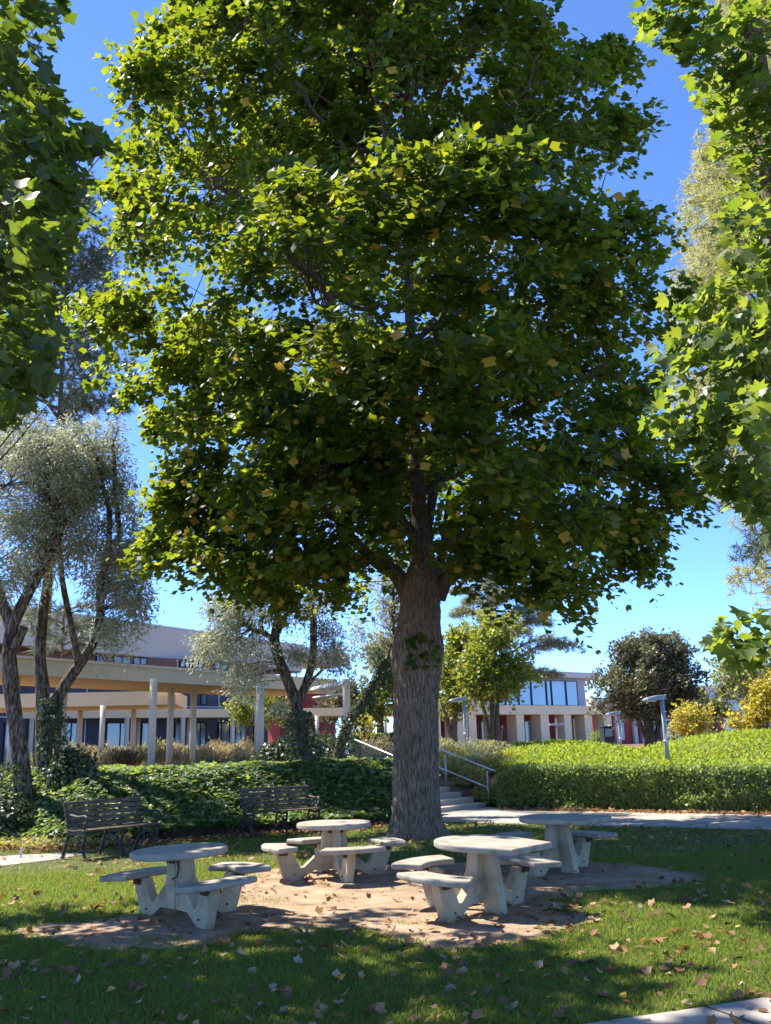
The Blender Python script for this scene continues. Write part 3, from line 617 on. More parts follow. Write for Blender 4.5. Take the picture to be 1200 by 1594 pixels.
pos, nrm, tang, size, ci, px_, py_, zcv_ = [q[keep] for q in (pos, nrm, tang, size, ci, px_, py_, zc_)]
n = len(pos)
# yellowing leaves at the front, one object each; the rest of the foliage is one mass
front = (pos[:, 1] < TY-1.0) & (py_ > 80) & (py_ < 960) & (px_ > 150) & (px_ < 1080)
cell = (py_//9).astype(int)*400+(px_//9).astype(int); od = np.argsort(zcv_); _, fi = np.unique(cell[od], return_index=True); seen = np.zeros(n, bool); seen[od[fi]] = True
cand = np.nonzero(front & seen)[0]; wgt = np.where(py_[cand] > 560, 2.2, .8); yel = RNG.choice(cand, 230, False, wgt/wgt.sum())
mask = np.ones(n, bool); mask[yel] = False
for nm, sel, tv, tf in (('foliage', pos[:, 1] <= TY+1.2, LOBE_V, LOBE_F), ('rear_foliage', pos[:, 1] > TY+1.2, SLIM_V*[3.4, .9, 1], SLIM_F)):
    q = mask & sel; tag(leaf_mesh(nm, rel(bt, pos[q]), nrm[q], size[q], tv, tf, bt, M['tulip'], tang[q]), kind='stuff')
def leaf_variants(base, m, V0, F0, k=4):
    out = []
    for q in range(k):
        v = V0.copy(); v[:, 2] += (.18*RNG.random()+.05)*(v[:, 1]-.3)**2*RNG.choice([-1, 1])+.1*RNG.normal()*v[:, 0]*v[:, 1]
        me = np_mesh(base, v, [f for f in F0]); me.materials.append(m); out.append(me)
    return out
def single_leaves(root, name, variants, P_, N_, T_, S_, label=None):
    N_ = unit(N_); T_ = unit(T_-N_*np.sum(T_*N_, 1)[:, None]); B_ = np.cross(T_, N_)
    for a in range(len(P_)):
        o = bpy.data.objects.new(name, variants[a % len(variants)]); COL.objects.link(o); o.parent = root
        mtx = Matrix((tuple(B_[a]), tuple(T_[a]), tuple(N_[a]))).transposed().to_4x4()
        o.rotation_mode = 'QUATERNION'; o.rotation_quaternion = mtx.to_quaternion(); o.location = tuple(P_[a]); s = float(S_[a]); o.scale = (s, s, s)
        if label: o['label'] = label
yv = leaf_variants('leaf', M['tulip_yellow'], TULIP_V, sum([[f] for f in TULIP_F], []))
fn = unit(nrm[yel]+(ORG-pos[yel])*.05)
single_leaves(bt, 'leaf', yv, rel(bt, pos[yel])+unit(ORG-pos[yel])*.10, fn, tang[yel], size[yel]*1.0, 'yellowing leaf among the green ones')
# procedural limbs off the leader, then twigs from the nearest limb to each cluster
skel = [leader]
for k in range(34):
    f = (k+.5)/34; z = 6.0+12.5*f; a = k*2.39996; s0 = ltop(z-.9)
    zz_ = z+1.2; hw = (np.interp(zz_, rz, rx)-np.interp(zz_, lz, lx))/2*.72; cxx = (np.interp(zz_, rz, rx)+np.interp(zz_, lz, lx))/2-TX
    e = np.array([cxx+hw*math.cos(a), min(hw, 5.)*math.sin(a), zz_+.5])
    if z < 8.5 and -1.2 < e[0] < 1.2 and e[1] < 0: continue
    p = bez(s0, s0*.5+e*.5+[0, 0, -.35], e, 14); p[1:-1] += RNG.normal(size=(12, 3))*.06
    tubes_mesh('limb', [(p, np.linspace(.085-.04*f, .018, 14), 7)], M['limb'], bt); skel.append(p)
for o in bt.children:
    if o.name.startswith('limb'):
        v = np.empty(len(o.data.vertices)*3, np.float32); o.data.vertices.foreach_get('co', v); skel.append(v.reshape(-1, 3)[::7])
skel = np.concatenate(skel); items = []
for k in range(NC):
    c = rel(bt, C[k]); dd = np.linalg.norm(skel-c+[0, 0, .25], axis=1); s0 = skel[RNG.choice(np.argpartition(dd, 12)[:12])]
    if dd.min() < 2.0: items.append((bez(s0, s0*.5+c*.5+RNG.normal(size=3)*.16, c, 6), np.linspace(.014, .004, 6), 3))
tag(tubes_mesh('branchwork', items, M['limb'], bt), kind='stuff')
# small sprouting leaves on the upper trunk
tpx = RNG.uniform([630, 985], [688, 1040], (46, 2)); Pp = np.array([P(x, y, TY-.50) for x, y in tpx])
sp = leaf_mesh('trunk_sprouts', rel(bt, Pp), RNG.normal(size=(46, 3))*.5+[0, -1, .5], .08+.06*RNG.random(46), TULIP_V, TULIP_F, bt, M['tulip'], RNG.normal(size=(46, 3))*.5+[0, 0, -1]); tag(sp, kind='stuff')

# ================================================================== NEAR TREES AT THE FRAME'S EDGES
def near_tree(x, y, label, px_clusters, n_vol, vol_c, vol_r, trunk, size, seed, keep_out, nl=60, tmat='tulip_near', shape=(TULIP_V, TULIP_F), rad=.42):
    root = root_tree('plane_tree' if shape[0] is MAPLE_V else 'tulip_tree', x, y, 0, label)
    Cs = [P(a, b, Y) for a, b, Y in px_clusters]; nin = len(Cs)
    while len(Cs) < nin+n_vol:
        u = unit(RNG.normal(size=3))*RNG.random()**.45; c = np.array(vol_c)+u*np.array(vol_r)
        a, b, zc = proj(c)
        if zc > .3 and keep_out(a, b): continue
        if blocks(c, SUNL, .9) or blocks(c, SUNZ, .9): continue
        Cs.append(c)
    if x < 0:                                       # unseen leaf clusters added towards the sun to shade the left table
        for _ in range(20): Cs.append(np.array([-2.18, 10.12, .7])+np.array([-.65, .40, 1])*RNG.uniform(4.2, 6.6)+RNG.normal(size=3)*.42)
    Cs = np.array(Cs); ow = unit(Cs-np.array([x, y, 6.5]))
    pos, dr, ci = sprays(Cs, rad+.2*RNG.random(len(Cs)), nl, 7, .6, .3, .08, ow, .5); n = len(pos)
    nrm = unit(np.array([0, 0, .8])+ow[ci]*.45+RNG.normal(size=(n, 3))*.5); tg = unit(dr*.7+[0, 0, -.5]+RNG.normal(size=(n, 3))*.4)
    sz = size*(.7+.6*RNG.random(n))
    d_ = pos-ORG; zc = d_@FWD; a = 600+FPX*(d_@RGT)/zc; b = 797-FPX*(d_@UPV)/zc
    ok = (zc < .2) | (b < -150) | ~keep_out(a+RNG.normal(size=n)*9*np.sign(x), b)
    pos, nrm, tg, sz, ci, zc, a, b = [q[ok] for q in (pos, nrm, tg, sz, ci, zc, a, b)]; n = len(pos)
    vis = np.nonzero((zc > 0) & (a > -5) & (a < 1205) & (b > -5) & (b < 1594))[0]
    one = vis[np.argsort(zc[vis])][:260]; mk = np.ones(n, bool); mk[one] = False
    inn = np.zeros(n, bool); inn[vis] = True
    for nm, q, sh in (('foliage', mk & inn, shape), ('outer_foliage', mk & ~inn, (LOBE_V, LOBE_F))):
        tag(leaf_mesh(nm, rel(root, pos[q]), nrm[q], sz[q], *sh, root, M[tmat], tg[q]), kind='stuff')
    single_leaves(root, 'leaf', leaf_variants('leaf', M[tmat], shape[0], shape[1]), rel(root, pos[one]), nrm[one], tg[one], sz[one])
    nn = len(trunk); tp = smooth_path(rel(root, trunk), 24); tubes_mesh('trunk', [(tp, np.linspace(.2, .06, 24), 12)], M['limb'], root)
    it = []
    for c in rel(root, Cs):
        r = math.hypot(c[0], c[1]); k = np.argmin(np.abs(tp[:, 2]-max(2.6, c[2]-.5*r))); s = tp[k]
        it.append((bez(s, s*.4+c*.6+[0, 0, -.15*r], c, 7), np.linspace(.009+.004*r, .004, 7), 3))
    tag(tubes_mesh('branchwork', it, M['limb'], root), kind='stuff'); return root
LK_Y = [-400, 0, 100, 150, 200, 225, 260, 300, 380, 470, 560, 600, 640, 660]; LK_X = [150, 105, 70, 90, 130, 165, 120, 125, 115, 70, 80, 70, 35, 0]
def ko_left(a, b): return a > np.where(np.asarray(b) > 655, -30, np.interp(b, LK_Y, LK_X))
LC = [(20, 20, 7.5), (75, 15, 8), (95, 25, 8), (30, 80, 7), (60, 110, 8), (15, 150, 7), (20, 230, 7), (70, 235, 7.5), (110, 250, 7.2), (60, 200, 8.5), (105, 215, 8), (150, 222, 7.8), (180, 215, 7.6), (90, 300, 7), (40, 290, 7), (30, 360, 6.6), (80, 350, 7), (110, 320, 8), (135, 290, 8.5),
      (60, 400, 7.2), (15, 430, 7), (35, 480, 7), (10, 540, 6.8), (50, 540, 7.4), (70, 525, 7.6), (30, 590, 7), (75, 600, 7.4), (95, 605, 7.8), (10, 620, 6.8)]
near_tree(-6.3, 9.3, 'leafy branches of a big-leaved tree hanging in from the left edge', LC, 270, (-6.4, 10.0, 7.6), (3.7, 3.8, 3.7), [(-6.3, 9.3, -.1), (-6.25, 9.3, 3), (-6.3, 9.35, 6), (-6.2, 9.4, 11)], .135, 1, ko_left)
RK_Y = [-400, 0, 60, 90, 130, 200, 300, 400, 470, 560, 640, 680, 740, 800, 860, 900, 960, 1000, 1030, 1040]; RK_X = [985, 970, 1000, 1060, 1070, 1105, 1135, 1085, 1045, 1015, 1000, 1050, 1095, 1160, 1190, 1165, 1130, 1105, 1150, 1260]
def ko_right(a, b): return a < np.where(np.asarray(b) > 1038, 1260, np.interp(b, RK_Y, RK_X))
RC = [(1000, 25, 8), (1045, 25, 8), (1090, 15, 8), (1060, 60, 8.2), (1110, 60, 8), (1150, 40, 8.4), (1185, 30, 8), (1085, 110, 8.1), (1125, 120, 8), (1165, 130, 8), (1130, 165, 7.8), (1170, 200, 8), (1195, 250, 7.8), (1140, 225, 8.2), (1190, 320, 8), (1170, 290, 8.3), (1150, 420, 7.6), (1190, 400, 7.6), (1120, 440, 7.8),
      (1090, 490, 7.8), (1130, 500, 7.6), (1175, 480, 7.4), (1065, 540, 7.9), (1105, 560, 7.6), (1150, 560, 7.4), (1190, 550, 7.2), (1035, 650, 7.8), (1070, 640, 7.6), (1110, 630, 7.6), (1160, 640, 7.3), (1085, 690, 7.7), (1130, 700, 7.5), (1175, 700, 7.3), (1150, 745, 7.5), (1190, 760, 7.4), (1180, 620, 7.0),
      (1120, 985, 7.2), (1150, 990, 7.1), (1185, 960, 7), (1190, 1000, 7), (1165, 1015, 7.1)]
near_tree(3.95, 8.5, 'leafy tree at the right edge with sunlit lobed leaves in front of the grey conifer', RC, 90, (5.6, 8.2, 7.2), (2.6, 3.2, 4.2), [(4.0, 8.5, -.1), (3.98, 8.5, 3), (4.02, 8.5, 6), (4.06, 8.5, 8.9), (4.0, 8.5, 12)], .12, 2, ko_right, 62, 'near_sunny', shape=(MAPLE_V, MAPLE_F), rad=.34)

# ================================================================== CONCRETE TABLES
def arc_seat(phi, r0=.62, r1=.95, half=.48, z=.384, th=.058):
    a = np.linspace(-half, half, 13); k = .05
    outer = [(r1*math.cos(t)*1.0, r1*math.sin(t)) for t in a]
    inner = [(r0*math.cos(t), r0*math.sin(t)) for t in a[::-1]]
    poly = outer+inner; ca, sa = math.cos(phi), math.sin(phi)
    mb = MB(); mb.prism([(x*ca-y*sa, x*sa+y*ca) for x, y in poly], z, z+th); return mb
LEG = [(0.0, .63), (.135, .63), (.16, .40), (.19, .345), (.405, .165), (.455, .165), (.585, .382), (.80, .382), (.655, 0.0), (.475, 0.0), (.27, .12), (.0, .12)]
PLAIN = [(0.0, .632), (.135, .632), (.20, .30), (.25, 0.0), (.06, 0.0), (0.0, .2)]
def top_outline(ext, R_=.49):
    if ext is None:
        return [(R_*math.cos(t), R_*math.sin(t)) for t in np.arange(56)/56*2*math.pi]
    c0 = (.615, -.36); c1 = (.615, .36)
    def tang(c, sg):
        dd = math.hypot(*c); return math.atan2(c[1], c[0])+sg*math.acos(R_/dd)
    t1 = tang(c1, 1); t0 = tang(c0, -1)
    pts = [(R_*math.cos(t), R_*math.sin(t)) for t in np.linspace(t1, t0+2*math.pi, 44)]
    pts = pts+[c0, c1]; ca, sa = math.cos(ext), math.sin(ext)
    return [(x*ca-y*sa, x*sa+y*ca) for x, y in pts]
def picnic_table(x, y, benches, plain, ext, tilt, label):
    t = empty('picnic_table', (x, y, -.006), 0, label, 'picnic table', 'round concrete picnic tables on the worn dirt')
    t.rotation_euler = (R(tilt[0]), R(tilt[1]), 0)
    o = MB().prism(top_outline(ext), .632, .698).build('tabletop', M['topconc'], t); bevel(o, .02, 3)
    for a in benches:
        ph = R(a); o = MB().slab(LEG, (.012*math.cos(ph), .012*math.sin(ph), 0), ph, .10).build('leg', M['concrete'], t); bevel(o, .007, 2)
        o = arc_seat(ph).build('seat', M['topconc'], t); bevel(o, .02, 3)
        for s in (-1, 1):
            c = (.70*math.cos(ph)-s*.075*math.sin(ph), .70*math.sin(ph)+s*.075*math.cos(ph), .345)
            MB().box(c, (.11, .022, .05), ph, .004).build('bracket', M['rust'], o)
        for rr_, z in ((.545, .085),):
            for s in (-1, 1):
                c = np.array([rr_*math.cos(ph)-s*.058*math.sin(ph), rr_*math.sin(ph)+s*.058*math.cos(ph), z]); nn = np.array([-math.sin(ph), math.cos(ph), 0])*s
                MB().tube([c-nn*.012, c+nn*.006], .010, 8).build('bolt', M['rust'], t)
    if plain is not None:
        ph = R(plain); o = MB().slab(PLAIN, (.012*math.cos(ph), .012*math.sin(ph), 0), ph, .125).build('leg', M['concrete'], t); bevel(o, .012, 2)
    for a in benches[:2]:
        ph = R(a+47); MB().box((.10*math.cos(ph), .10*math.sin(ph), .585), (.05, .05, .035), ph, .004).build('bracket', M['rust'], t)
    return t
picnic_table(-2.18, 10.12, (135, 46, -53), None, None, (0.6, -1.8), 'shaded blue-grey table with round top and three curved seats, nearest the left edge')
picnic_table(-.80, 13.02, (200, 290, 20, 110), None, None, (0, 0.3), 'sunlit concrete table with round top and four seats, left of the big trunk')
picnic_table(.87, 10.12, (50, 140, 230), -40, R(-40), (1.6, 1.6), 'dappled concrete table with a straight-cut top edge, nearest and right of the trunk')
picnic_table(2.13, 12.95, (50, 140, 230), -40, R(-40), (0.5, .5), 'concrete table with a straight-cut top edge in tree shade, farthest right')
# dark latch on the shaded table's pedestal
lt = empty('latch_hook', (-2.18-.055, 10.12-.13, .60), 0, 'small rusty hook hanging on the pedestal of the shaded left table', 'hook')
MB().tube([(0, 0, 0), (.045, -.01, -.01), (.06, -.01, -.08), (.045, -.01, -.17), (.0, -.01, -.185)], .009, 6).build('hook', M['rust'], lt, True)
MB().box((-.01, .012, -.02), (.05, .03, .04), 0, .004).build('plate', M['rust'], lt)

# ================================================================== PARK BENCHES
def park_bench(x, y, z, ang, L, label):
    """ang: direction the sitter faces; local +Y is forward, X along the bench"""
    b = empty('park_bench', (x, y, z), ang-math.pi/2, label, 'bench', 'slatted iron benches along the ivy')
    for k in range(5):                              # back slats
        t = k/4; zc = .50+.34*t; yc = -.20-.11*t
        o = MB().box((0, 0, 0), (L, .022, .068), 0, .006).build('slat', M['benchwood'], b); o.location = (0, yc, zc); o.rotation_euler = (R(17), 0, 0)
    for k in range(6):
        yc = -.16+.082*k; o = MB().box((0, 0, 0), (L, .068, .026), 0, .006).build('slat', M['benchwood'], b); o.location = (0, yc, .425+.008*abs(k-2)+(.0 if k < 5 else -.012))
    for s in (-1, 0, 1):
        X = s*(L/2-.05); fr = MB()
        fr.tube(smooth_path([(X, -.34, .88), (X, -.28, .70), (X, -.215, .50), (X, -.19, .40), (X, -.26, .2), (X, -.34, .0)], 16), np.linspace(.02, .026, 16), 8)
        fr.tube(smooth_path([(X, .29, .40), (X, .25, .28), (X, .19, .18), (X, .24, .08), (X, .31, .0)], 14), .024, 8)
        fr.tube(smooth_path([(X, -.20, .40), (X, .0, .375), (X, .29, .40)], 10), .022, 8)
        fr.tube(smooth_path([(X, -.26, .2), (X, -.08, .30), (X, .08, .29), (X, .19, .18)], 12), .016, 6)
        fr.tube(smooth_path([(X, -.18, .36), (X, -.08, .20), (X, -.2, .12), (X, -.24, .2)], 12), .012, 6)
        fr.tube(smooth_path([(X, .16, .34), (X, .05, .2), (X, .14, .1), (X, .2, .17)], 12), .012, 6)
        fr.tube(smooth_path([(X, -.345, .88), (X, -.40, .93), (X, -.43, .88), (X, -.39, .85)], 10), .016, 6)
        for yy in (-.34, .31): fr.box((X, yy, .008), (.06, .08, .016), 0, .004)
        fr.build('iron_frame', M['ironwork'], b, True)
        if s:
            ar = MB(); ar.tube(smooth_path([(X, -.27, .66), (X, -.12, .66), (X, .05, .64), (X, .22, .655), (X, .30, .62), (X, .29, .55), (X, .23, .55)], 22), .021, 8)
            ar.tube(smooth_path([(X, .27, .54), (X, .22, .48), (X, .27, .41)], 8), .02, 8)
            for q in range(4):
                a = q/3; c = (X, -.17+.13*q, .53+.02*math.sin(q*2)); ar.tube([(X, c[1]+.045*math.cos(u), c[2]+.055*math.sin(u)) for u in np.linspace(0, 6.0, 11)], .009, 5)
            ar.build('armrest', M['ironwork'], b, True)
    return b
park_bench(-4.72, 16.55, .02, math.atan2(-.62, .8), 1.55, 'dark slatted bench with ornate iron arms behind the shaded left table')
park_bench(-2.25, 19.6, .03, math.atan2(-.86, .52), 1.52, 'dark slatted bench half sunk in the ivy, left of the middle table')

# ================================================================== OLIVES
def rtree(name, base, label, limbs, clusters, nleaf, lsize, m, bark, rad=.5, parent_cat='tree', tv=SLIM_V, tf=SLIM_F, group=None, lname='foliage', bend=.25, flat=.7, droop=.3, jit=.1, up=.3, twigr=.008):
    """limbs: [(points, r0, r1, part name)]; clusters: centres"""
    root = empty(name, base, 0, label, parent_cat, group)
    skel = []
    for pts, r0, r1, nm in limbs:
        p = smooth_path(rel(root, pts), 30); q = np.linspace(r0, r1, 30)*(1+.22*(vnoise(np.stack([np.arange(30)*.55, np.full(30, r0*99)], -1), 9)-.5))
        tubes_mesh(nm, [(p, q, 14)], bark, root); skel.append(p)
    skel = np.concatenate(skel); C = rel(root, clusters)
    r_ = rad*(.7+.6*RNG.random(len(C))); pos, dr, ci = sprays(C, r_, nleaf, 8, flat, droop, jit); n = len(pos)
    tag(leaf_mesh(lname, pos, RNG.normal(size=(n, 3))+[0, 0, up], lsize*(.6+.8*RNG.random(n)), tv, tf, root, m, unit(dr+RNG.normal(size=(n, 3))*.6+[0, 0, -droop])), kind='stuff')
    it = []
    for c in C:
        s = skel[np.argmin(np.linalg.norm(skel-c-[0, 0, -.3], axis=1))]
        if np.linalg.norm(s-c) > .25: it.append((bez(s, s*.5+c*.5+RNG.normal(size=3)*bend*.4+[0, 0, bend*.5], c, 6), np.linspace(twigr*2.2, twigr*.6, 6), 3))
    if it: tag(tubes_mesh('branchwork', it, bark, root), kind='stuff')
    return root
def blob(lst, n):                                   # lst: (px, py, Y, rx px, ry px) ellipses; n points spread through them with depth
    A = np.array([q[3]*q[4] for q in lst], float); k = RNG.choice(len(lst), n, p=A/A.sum()); out = []
    for i in k:
        x, y, Y, a, b = lst[i]; u = unit(RNG.normal(size=3))*RNG.random()**.38
        out.append(P(x+u[0]*a, y+u[1]*b, Y+u[2]*a*Y/FPX*1.1))
    return np.array(out)
def pp(lst, Y): return [P(x, y, Y+(q[0] if q else 0)) for x, y, *q in lst]
def cloth(name, root, path, r, n, size, mat_, lab=None):   # climbing leaves round a trunk path
    p = rel(root, smooth_path(path, 40)); k = RNG.integers(0, 40, n); a = RNG.random(n)*6.283
    o = np.stack([np.cos(a), np.sin(a), 0*a], -1); pos = p[k]+o*(np.interp(k, np.linspace(0, 39, len(r)), r)*(.9+.35*RNG.random(n)))[:, None]+RNG.normal(size=(n, 3))*.04
    return tag(leaf_mesh(name, pos, o+RNG.normal(size=(n, 3))*.5+[0, 0, .4], size*(.6+.8*RNG.random(n)), IVY_V, IVY_F, root, mat_, RNG.normal(size=(n, 3))*.5+[0, 0, -1]), kind='stuff')
def gz_(p): return float(height(p[0], p[1]))
b = P(45, 1236, 20.0)
o1 = [(pp([(38, 1290), (34, 1200), (22, 1110), (14, 1030), (18, 980), (40, 930), (62, 890), (92, 830), (88, 790), (64, 730), (40, 690), (22, 650)], 20.0), .20, .03, 'trunk'),
      (pp([(88, 790), (66, 770), (58, 752), (20, 754), (-30, 760)], 20.0), .07, .03, 'limb'), (pp([(22, 1010), (34, 985), (38, 975)], 19.9), .10, .09, 'limb'), (pp([(18, 975), (-10, 900), (-40, 800)], 20.2), .14, .05, 'limb')]
ol = blob([(20, 700, 20, 60, 45), (70, 720, 20.2, 60, 60), (20, 800, 20, 60, 60), (70, 800, 20.4, 50, 60), (10, 880, 20, 45, 40), (-60, 780, 20, 60, 110), (40, 660, 20.6, 50, 30), (110, 700, 20.6, 40, 50), (90, 760, 20.5, 50, 70), (60, 870, 20.5, 50, 40), (10, 940, 20.3, 30, 30)], 215)
t1 = rtree('olive_tree', b, 'old olive with hollow leaning trunk at the far left, its grey crown above', o1, ol, 190, .10, M['olive'], M['olivebark'], .34, droop=.75, jit=.15, group='olive trees in the ivy')
b = P(80, 1232, 21.2)
o2 = [(pp([(74, 1290), (70, 1200), (66, 1120), (66, 1070), (62, 1020), (66, 960), (74, 900), (72, 860), (62, 830)], 21.2), .19, .07, 'trunk'),
      (pp([(78, 1110), (100, 1068), (128, 1028), (148, 995), (156, 960), (158, 900), (176, 850), (186, 830), (180, 780), (178, 720), (176, 690)], 21.2), .135, .035, 'limb'),
      (pp([(120, 1030), (118, 1010), (108, 960), (98, 910), (94, 870), (92, 840)], 21.1), .085, .05, 'limb'),
      (pp([(168, 880), (170, 800), (160, 755), (150, 710), (143, 690)], 21.1), .07, .03, 'limb'), (pp([(72, 900), (60, 860), (66, 800)], 21.3), .08, .03, 'limb')]
ol = blob([(130, 700, 21.4, 55, 50), (150, 770, 21.4, 50, 60), (120, 830, 21.8, 45, 50), (190, 880, 21, 40, 60), (200, 930, 20.8, 36, 40), (180, 970, 20.9, 30, 25), (100, 760, 21.9, 50, 60), (196, 760, 21.3, 24, 50), (178, 1005, 20.8, 22, 14), (170, 700, 21.5, 30, 50), (150, 880, 21.6, 40, 50), (210, 850, 21, 24, 60), (215, 930, 20.9, 20, 40)], 205)
t2 = rtree('olive_tree', b, 'ivy-clad olive forking into a thick limb that leans right over the canopy', o2, ol, 180, .10, M['olive'], M['olivebark'], .32, droop=.75, jit=.15, group='olive trees in the ivy')
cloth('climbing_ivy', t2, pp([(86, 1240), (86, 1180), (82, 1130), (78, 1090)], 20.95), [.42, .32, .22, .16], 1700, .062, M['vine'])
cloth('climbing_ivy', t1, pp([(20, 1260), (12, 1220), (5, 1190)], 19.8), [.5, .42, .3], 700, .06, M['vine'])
b = P(478, 1225, 23.2)
o3 = [(pp([(484, 1260), (480, 1200), (470, 1150), (462, 1100), (448, 1060), (432, 1020), (428, 990), (432, 960), (428, 930), (430, 890)], 23.2), .20, .06, 'trunk'),
      (pp([(466, 1090), (474, 1070), (486, 1030), (488, 980), (486, 950), (480, 910), (478, 870)], 23.2), .11, .05, 'limb'), (pp([(430, 1000), (410, 985), (392, 980), (372, 960)], 23.2), .08, .04, 'limb'),
      (pp([(432, 985), (444, 960), (448, 930), (446, 900)], 23.2), .07, .04, 'limb'), (pp([(474, 1075), (494, 1050), (520, 1030)], 23.2), .05, .02, 'limb')]
ol = blob([(350, 960, 23.2, 50, 40), (390, 930, 23.6, 50, 40), (440, 930, 23.4, 50, 40), (330, 1000, 23, 36, 30), (410, 1010, 23, 40, 36), (500, 960, 23.4, 34, 40), (490, 1020, 23, 45, 28), (380, 1050, 23, 36, 24), (520, 1000, 23.3, 24, 28), (410, 880, 24, 80, 40), (540, 1030, 23.3, 14, 16), (430, 1090, 22.8, 20, 22)], 150)
t3 = rtree('olive_tree', b, 'olive with one thick dark trunk curving left, just behind the second bench', o3, ol, 160, .10, M['olive'], M['olivebark'], .34, droop=.75, jit=.15, group='olive trees in the ivy')
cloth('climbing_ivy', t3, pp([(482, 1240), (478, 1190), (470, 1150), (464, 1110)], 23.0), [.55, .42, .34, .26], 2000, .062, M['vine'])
b = P(525, 1225, 23.8)
o4 = [(pp([(520, 1260), (524, 1200), (530, 1160), (546, 1120), (566, 1095), (586, 1060), (604, 1030), (622, 1005), (640, 960)], 23.8), .17, .06, 'trunk'),
      (pp([(606, 1026), (612, 990), (613, 950), (612, 910)], 23.8), .06, .03, 'limb')]
ol = blob([(580, 990, 24, 30, 26), (600, 930, 24.2, 26, 40), (570, 1020, 24, 26, 22), (640, 900, 24.4, 50, 50), (610, 960, 24, 18, 30), (560, 975, 24, 14, 16)], 70)
t4 = rtree('olive_tree', b, 'slender ivy-wrapped olive leaning right behind the big trunk', o4, ol, 150, .10, M['olive'], M['olivebark'], .32, droop=.75, jit=.15, group='olive trees in the ivy')
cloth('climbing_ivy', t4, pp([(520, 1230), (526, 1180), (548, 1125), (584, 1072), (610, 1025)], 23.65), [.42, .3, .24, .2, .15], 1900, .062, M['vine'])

# ================================================================== IVY, HEDGE, SHRUBS
def surf_scatter(n, x0, x1, y0, y1, ok, lift, jit):
    x = RNG.uniform(x0, x1, n); y = RNG.uniform(y0, y1, n); k = ok(x, y); x, y = x[k], y[k]
    e = .05; gxv = (height(x+e, y)-height(x-e, y))/(2*e); gyv = (height(x, y+e)-height(x, y-e))/(2*e)
    nr = unit(np.stack([-gxv, -gyv, np.ones(len(x))], -1)); z = height(x, y)
    p = np.stack([x, y, z], -1)+nr*(lift*(.3+.9*fbm(np.stack([x*1.6, y*1.6], -1), 77))+jit*RNG.random(len(x)))[:, None]
    return p, nr
def left_ok(x, y):
    q = (x-STR[0])*STE[0]+(y-STR[1])*STE[1]
    return (y > y_front(x)-.12+.25*vnoise(np.stack([x*2, y*2], -1), 5)) & (q < -STW-.1) & (y < y_front(x)+3.8)
p, nr = surf_scatter(90000, -10.5, .8, 17.6, 27, left_ok, .22, .10); n = len(p)
tag(leaf_mesh('ivy', p, nr*.5+[.0, -.1, .8]+RNG.normal(size=(n, 3))*.42,   .115*(.5+.9*RNG.random(n)), IVY_V, IVY_F, None, M['ivy'], RNG.normal(size=(n, 3))*.6+[0, -.4, -.7]), kind='stuff')
# weedy mixed growth at the left end of the ivy
def weed_ok(x, y): return (y > y_front(x)-1.3+.6*vnoise(np.stack([x*2, y*2], -1), 6)) & (y < y_front(x)+.3) & (x < -4.9)
p, nr = surf_scatter(9000, -9, -4.6, 15.8, 21, weed_ok, .10, .12); n = len(p)
tag(leaf_mesh('weeds', p, nr+RNG.normal(size=(n, 3))*.5, .08*(.6+.9*RNG.random(n)), OVAL_V, OVAL_F, None, M['mixshrub'], RNG.normal(size=(n, 3))), kind='stuff')
# clipped hedge along the pavement
hx = np.arange(2.75, 16, .12); hy = y_hedge(hx); HL = np.stack([hx, hy+.12], -1)
hr = empty('clipped_hedge', (5.5, 23.2, 0), 0, 'long clipped green hedge along the pavement on the right', 'hedge')
ht = np.interp(hx, [2.7, 3.2, 4, 6, 9, 16], [.78, 1.05, 1.02, .95, .92, .92])
V = []
for (x, y), h in zip(HL, ht):
    for dy_, z in ((.16, -.05), (.15, .15), (.16, h-.2), (.3, h-.09), (1.1, h-.07), (1.25, -.05)): V.append((x-5.5+.35*dy_, y-23.2+dy_, z))
nn = len(hx); i, j = np.meshgrid(np.arange(nn-1), np.arange(5), indexing='ij')
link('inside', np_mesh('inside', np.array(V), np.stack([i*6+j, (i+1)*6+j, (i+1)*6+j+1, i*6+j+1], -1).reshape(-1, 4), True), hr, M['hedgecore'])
n = 34000; k = RNG.integers(0, nn, n); hh = ht[k]; s = RNG.random(n); front = s < .72
zf = hh*RNG.random(n)**.85; lump = (fbm(np.stack([hx[k]*1.7, zf*2.2], -1), 15)-.5)*.42+(vnoise(np.stack([hx[k]*.9, zf*1.1], -1), 16)-.5)*.34
px = hx[k]+RNG.uniform(-.07, .07, n); base = np.stack([px, y_hedge(px)+.12, zf], -1); fn = unit(np.array([-.55, -.83, 0]))
pos = np.where(front[:, None], base+fn*(np.maximum(lump, -.03)+.06*RNG.random(n))[:, None], np.stack([px+.3*RNG.random(n), y_hedge(px)+.1+1.15*RNG.random(n), hh-.03+.08*RNG.random(n)+lump*.4], -1))
nr = np.where(front[:, None], fn+[0, 0, .5], np.array([0, 0, 1.]))+RNG.normal(size=(n, 3))*.6
tag(leaf_mesh('foliage', rel(hr, pos), nr, .085*(.6+.8*RNG.random(n)), SLIM_V*[2.2, 1, 1], SLIM_F, hr, M['hedge'], RNG.normal(size=(n, 3))*.5+[.2, -.2, .8]), kind='stuff')
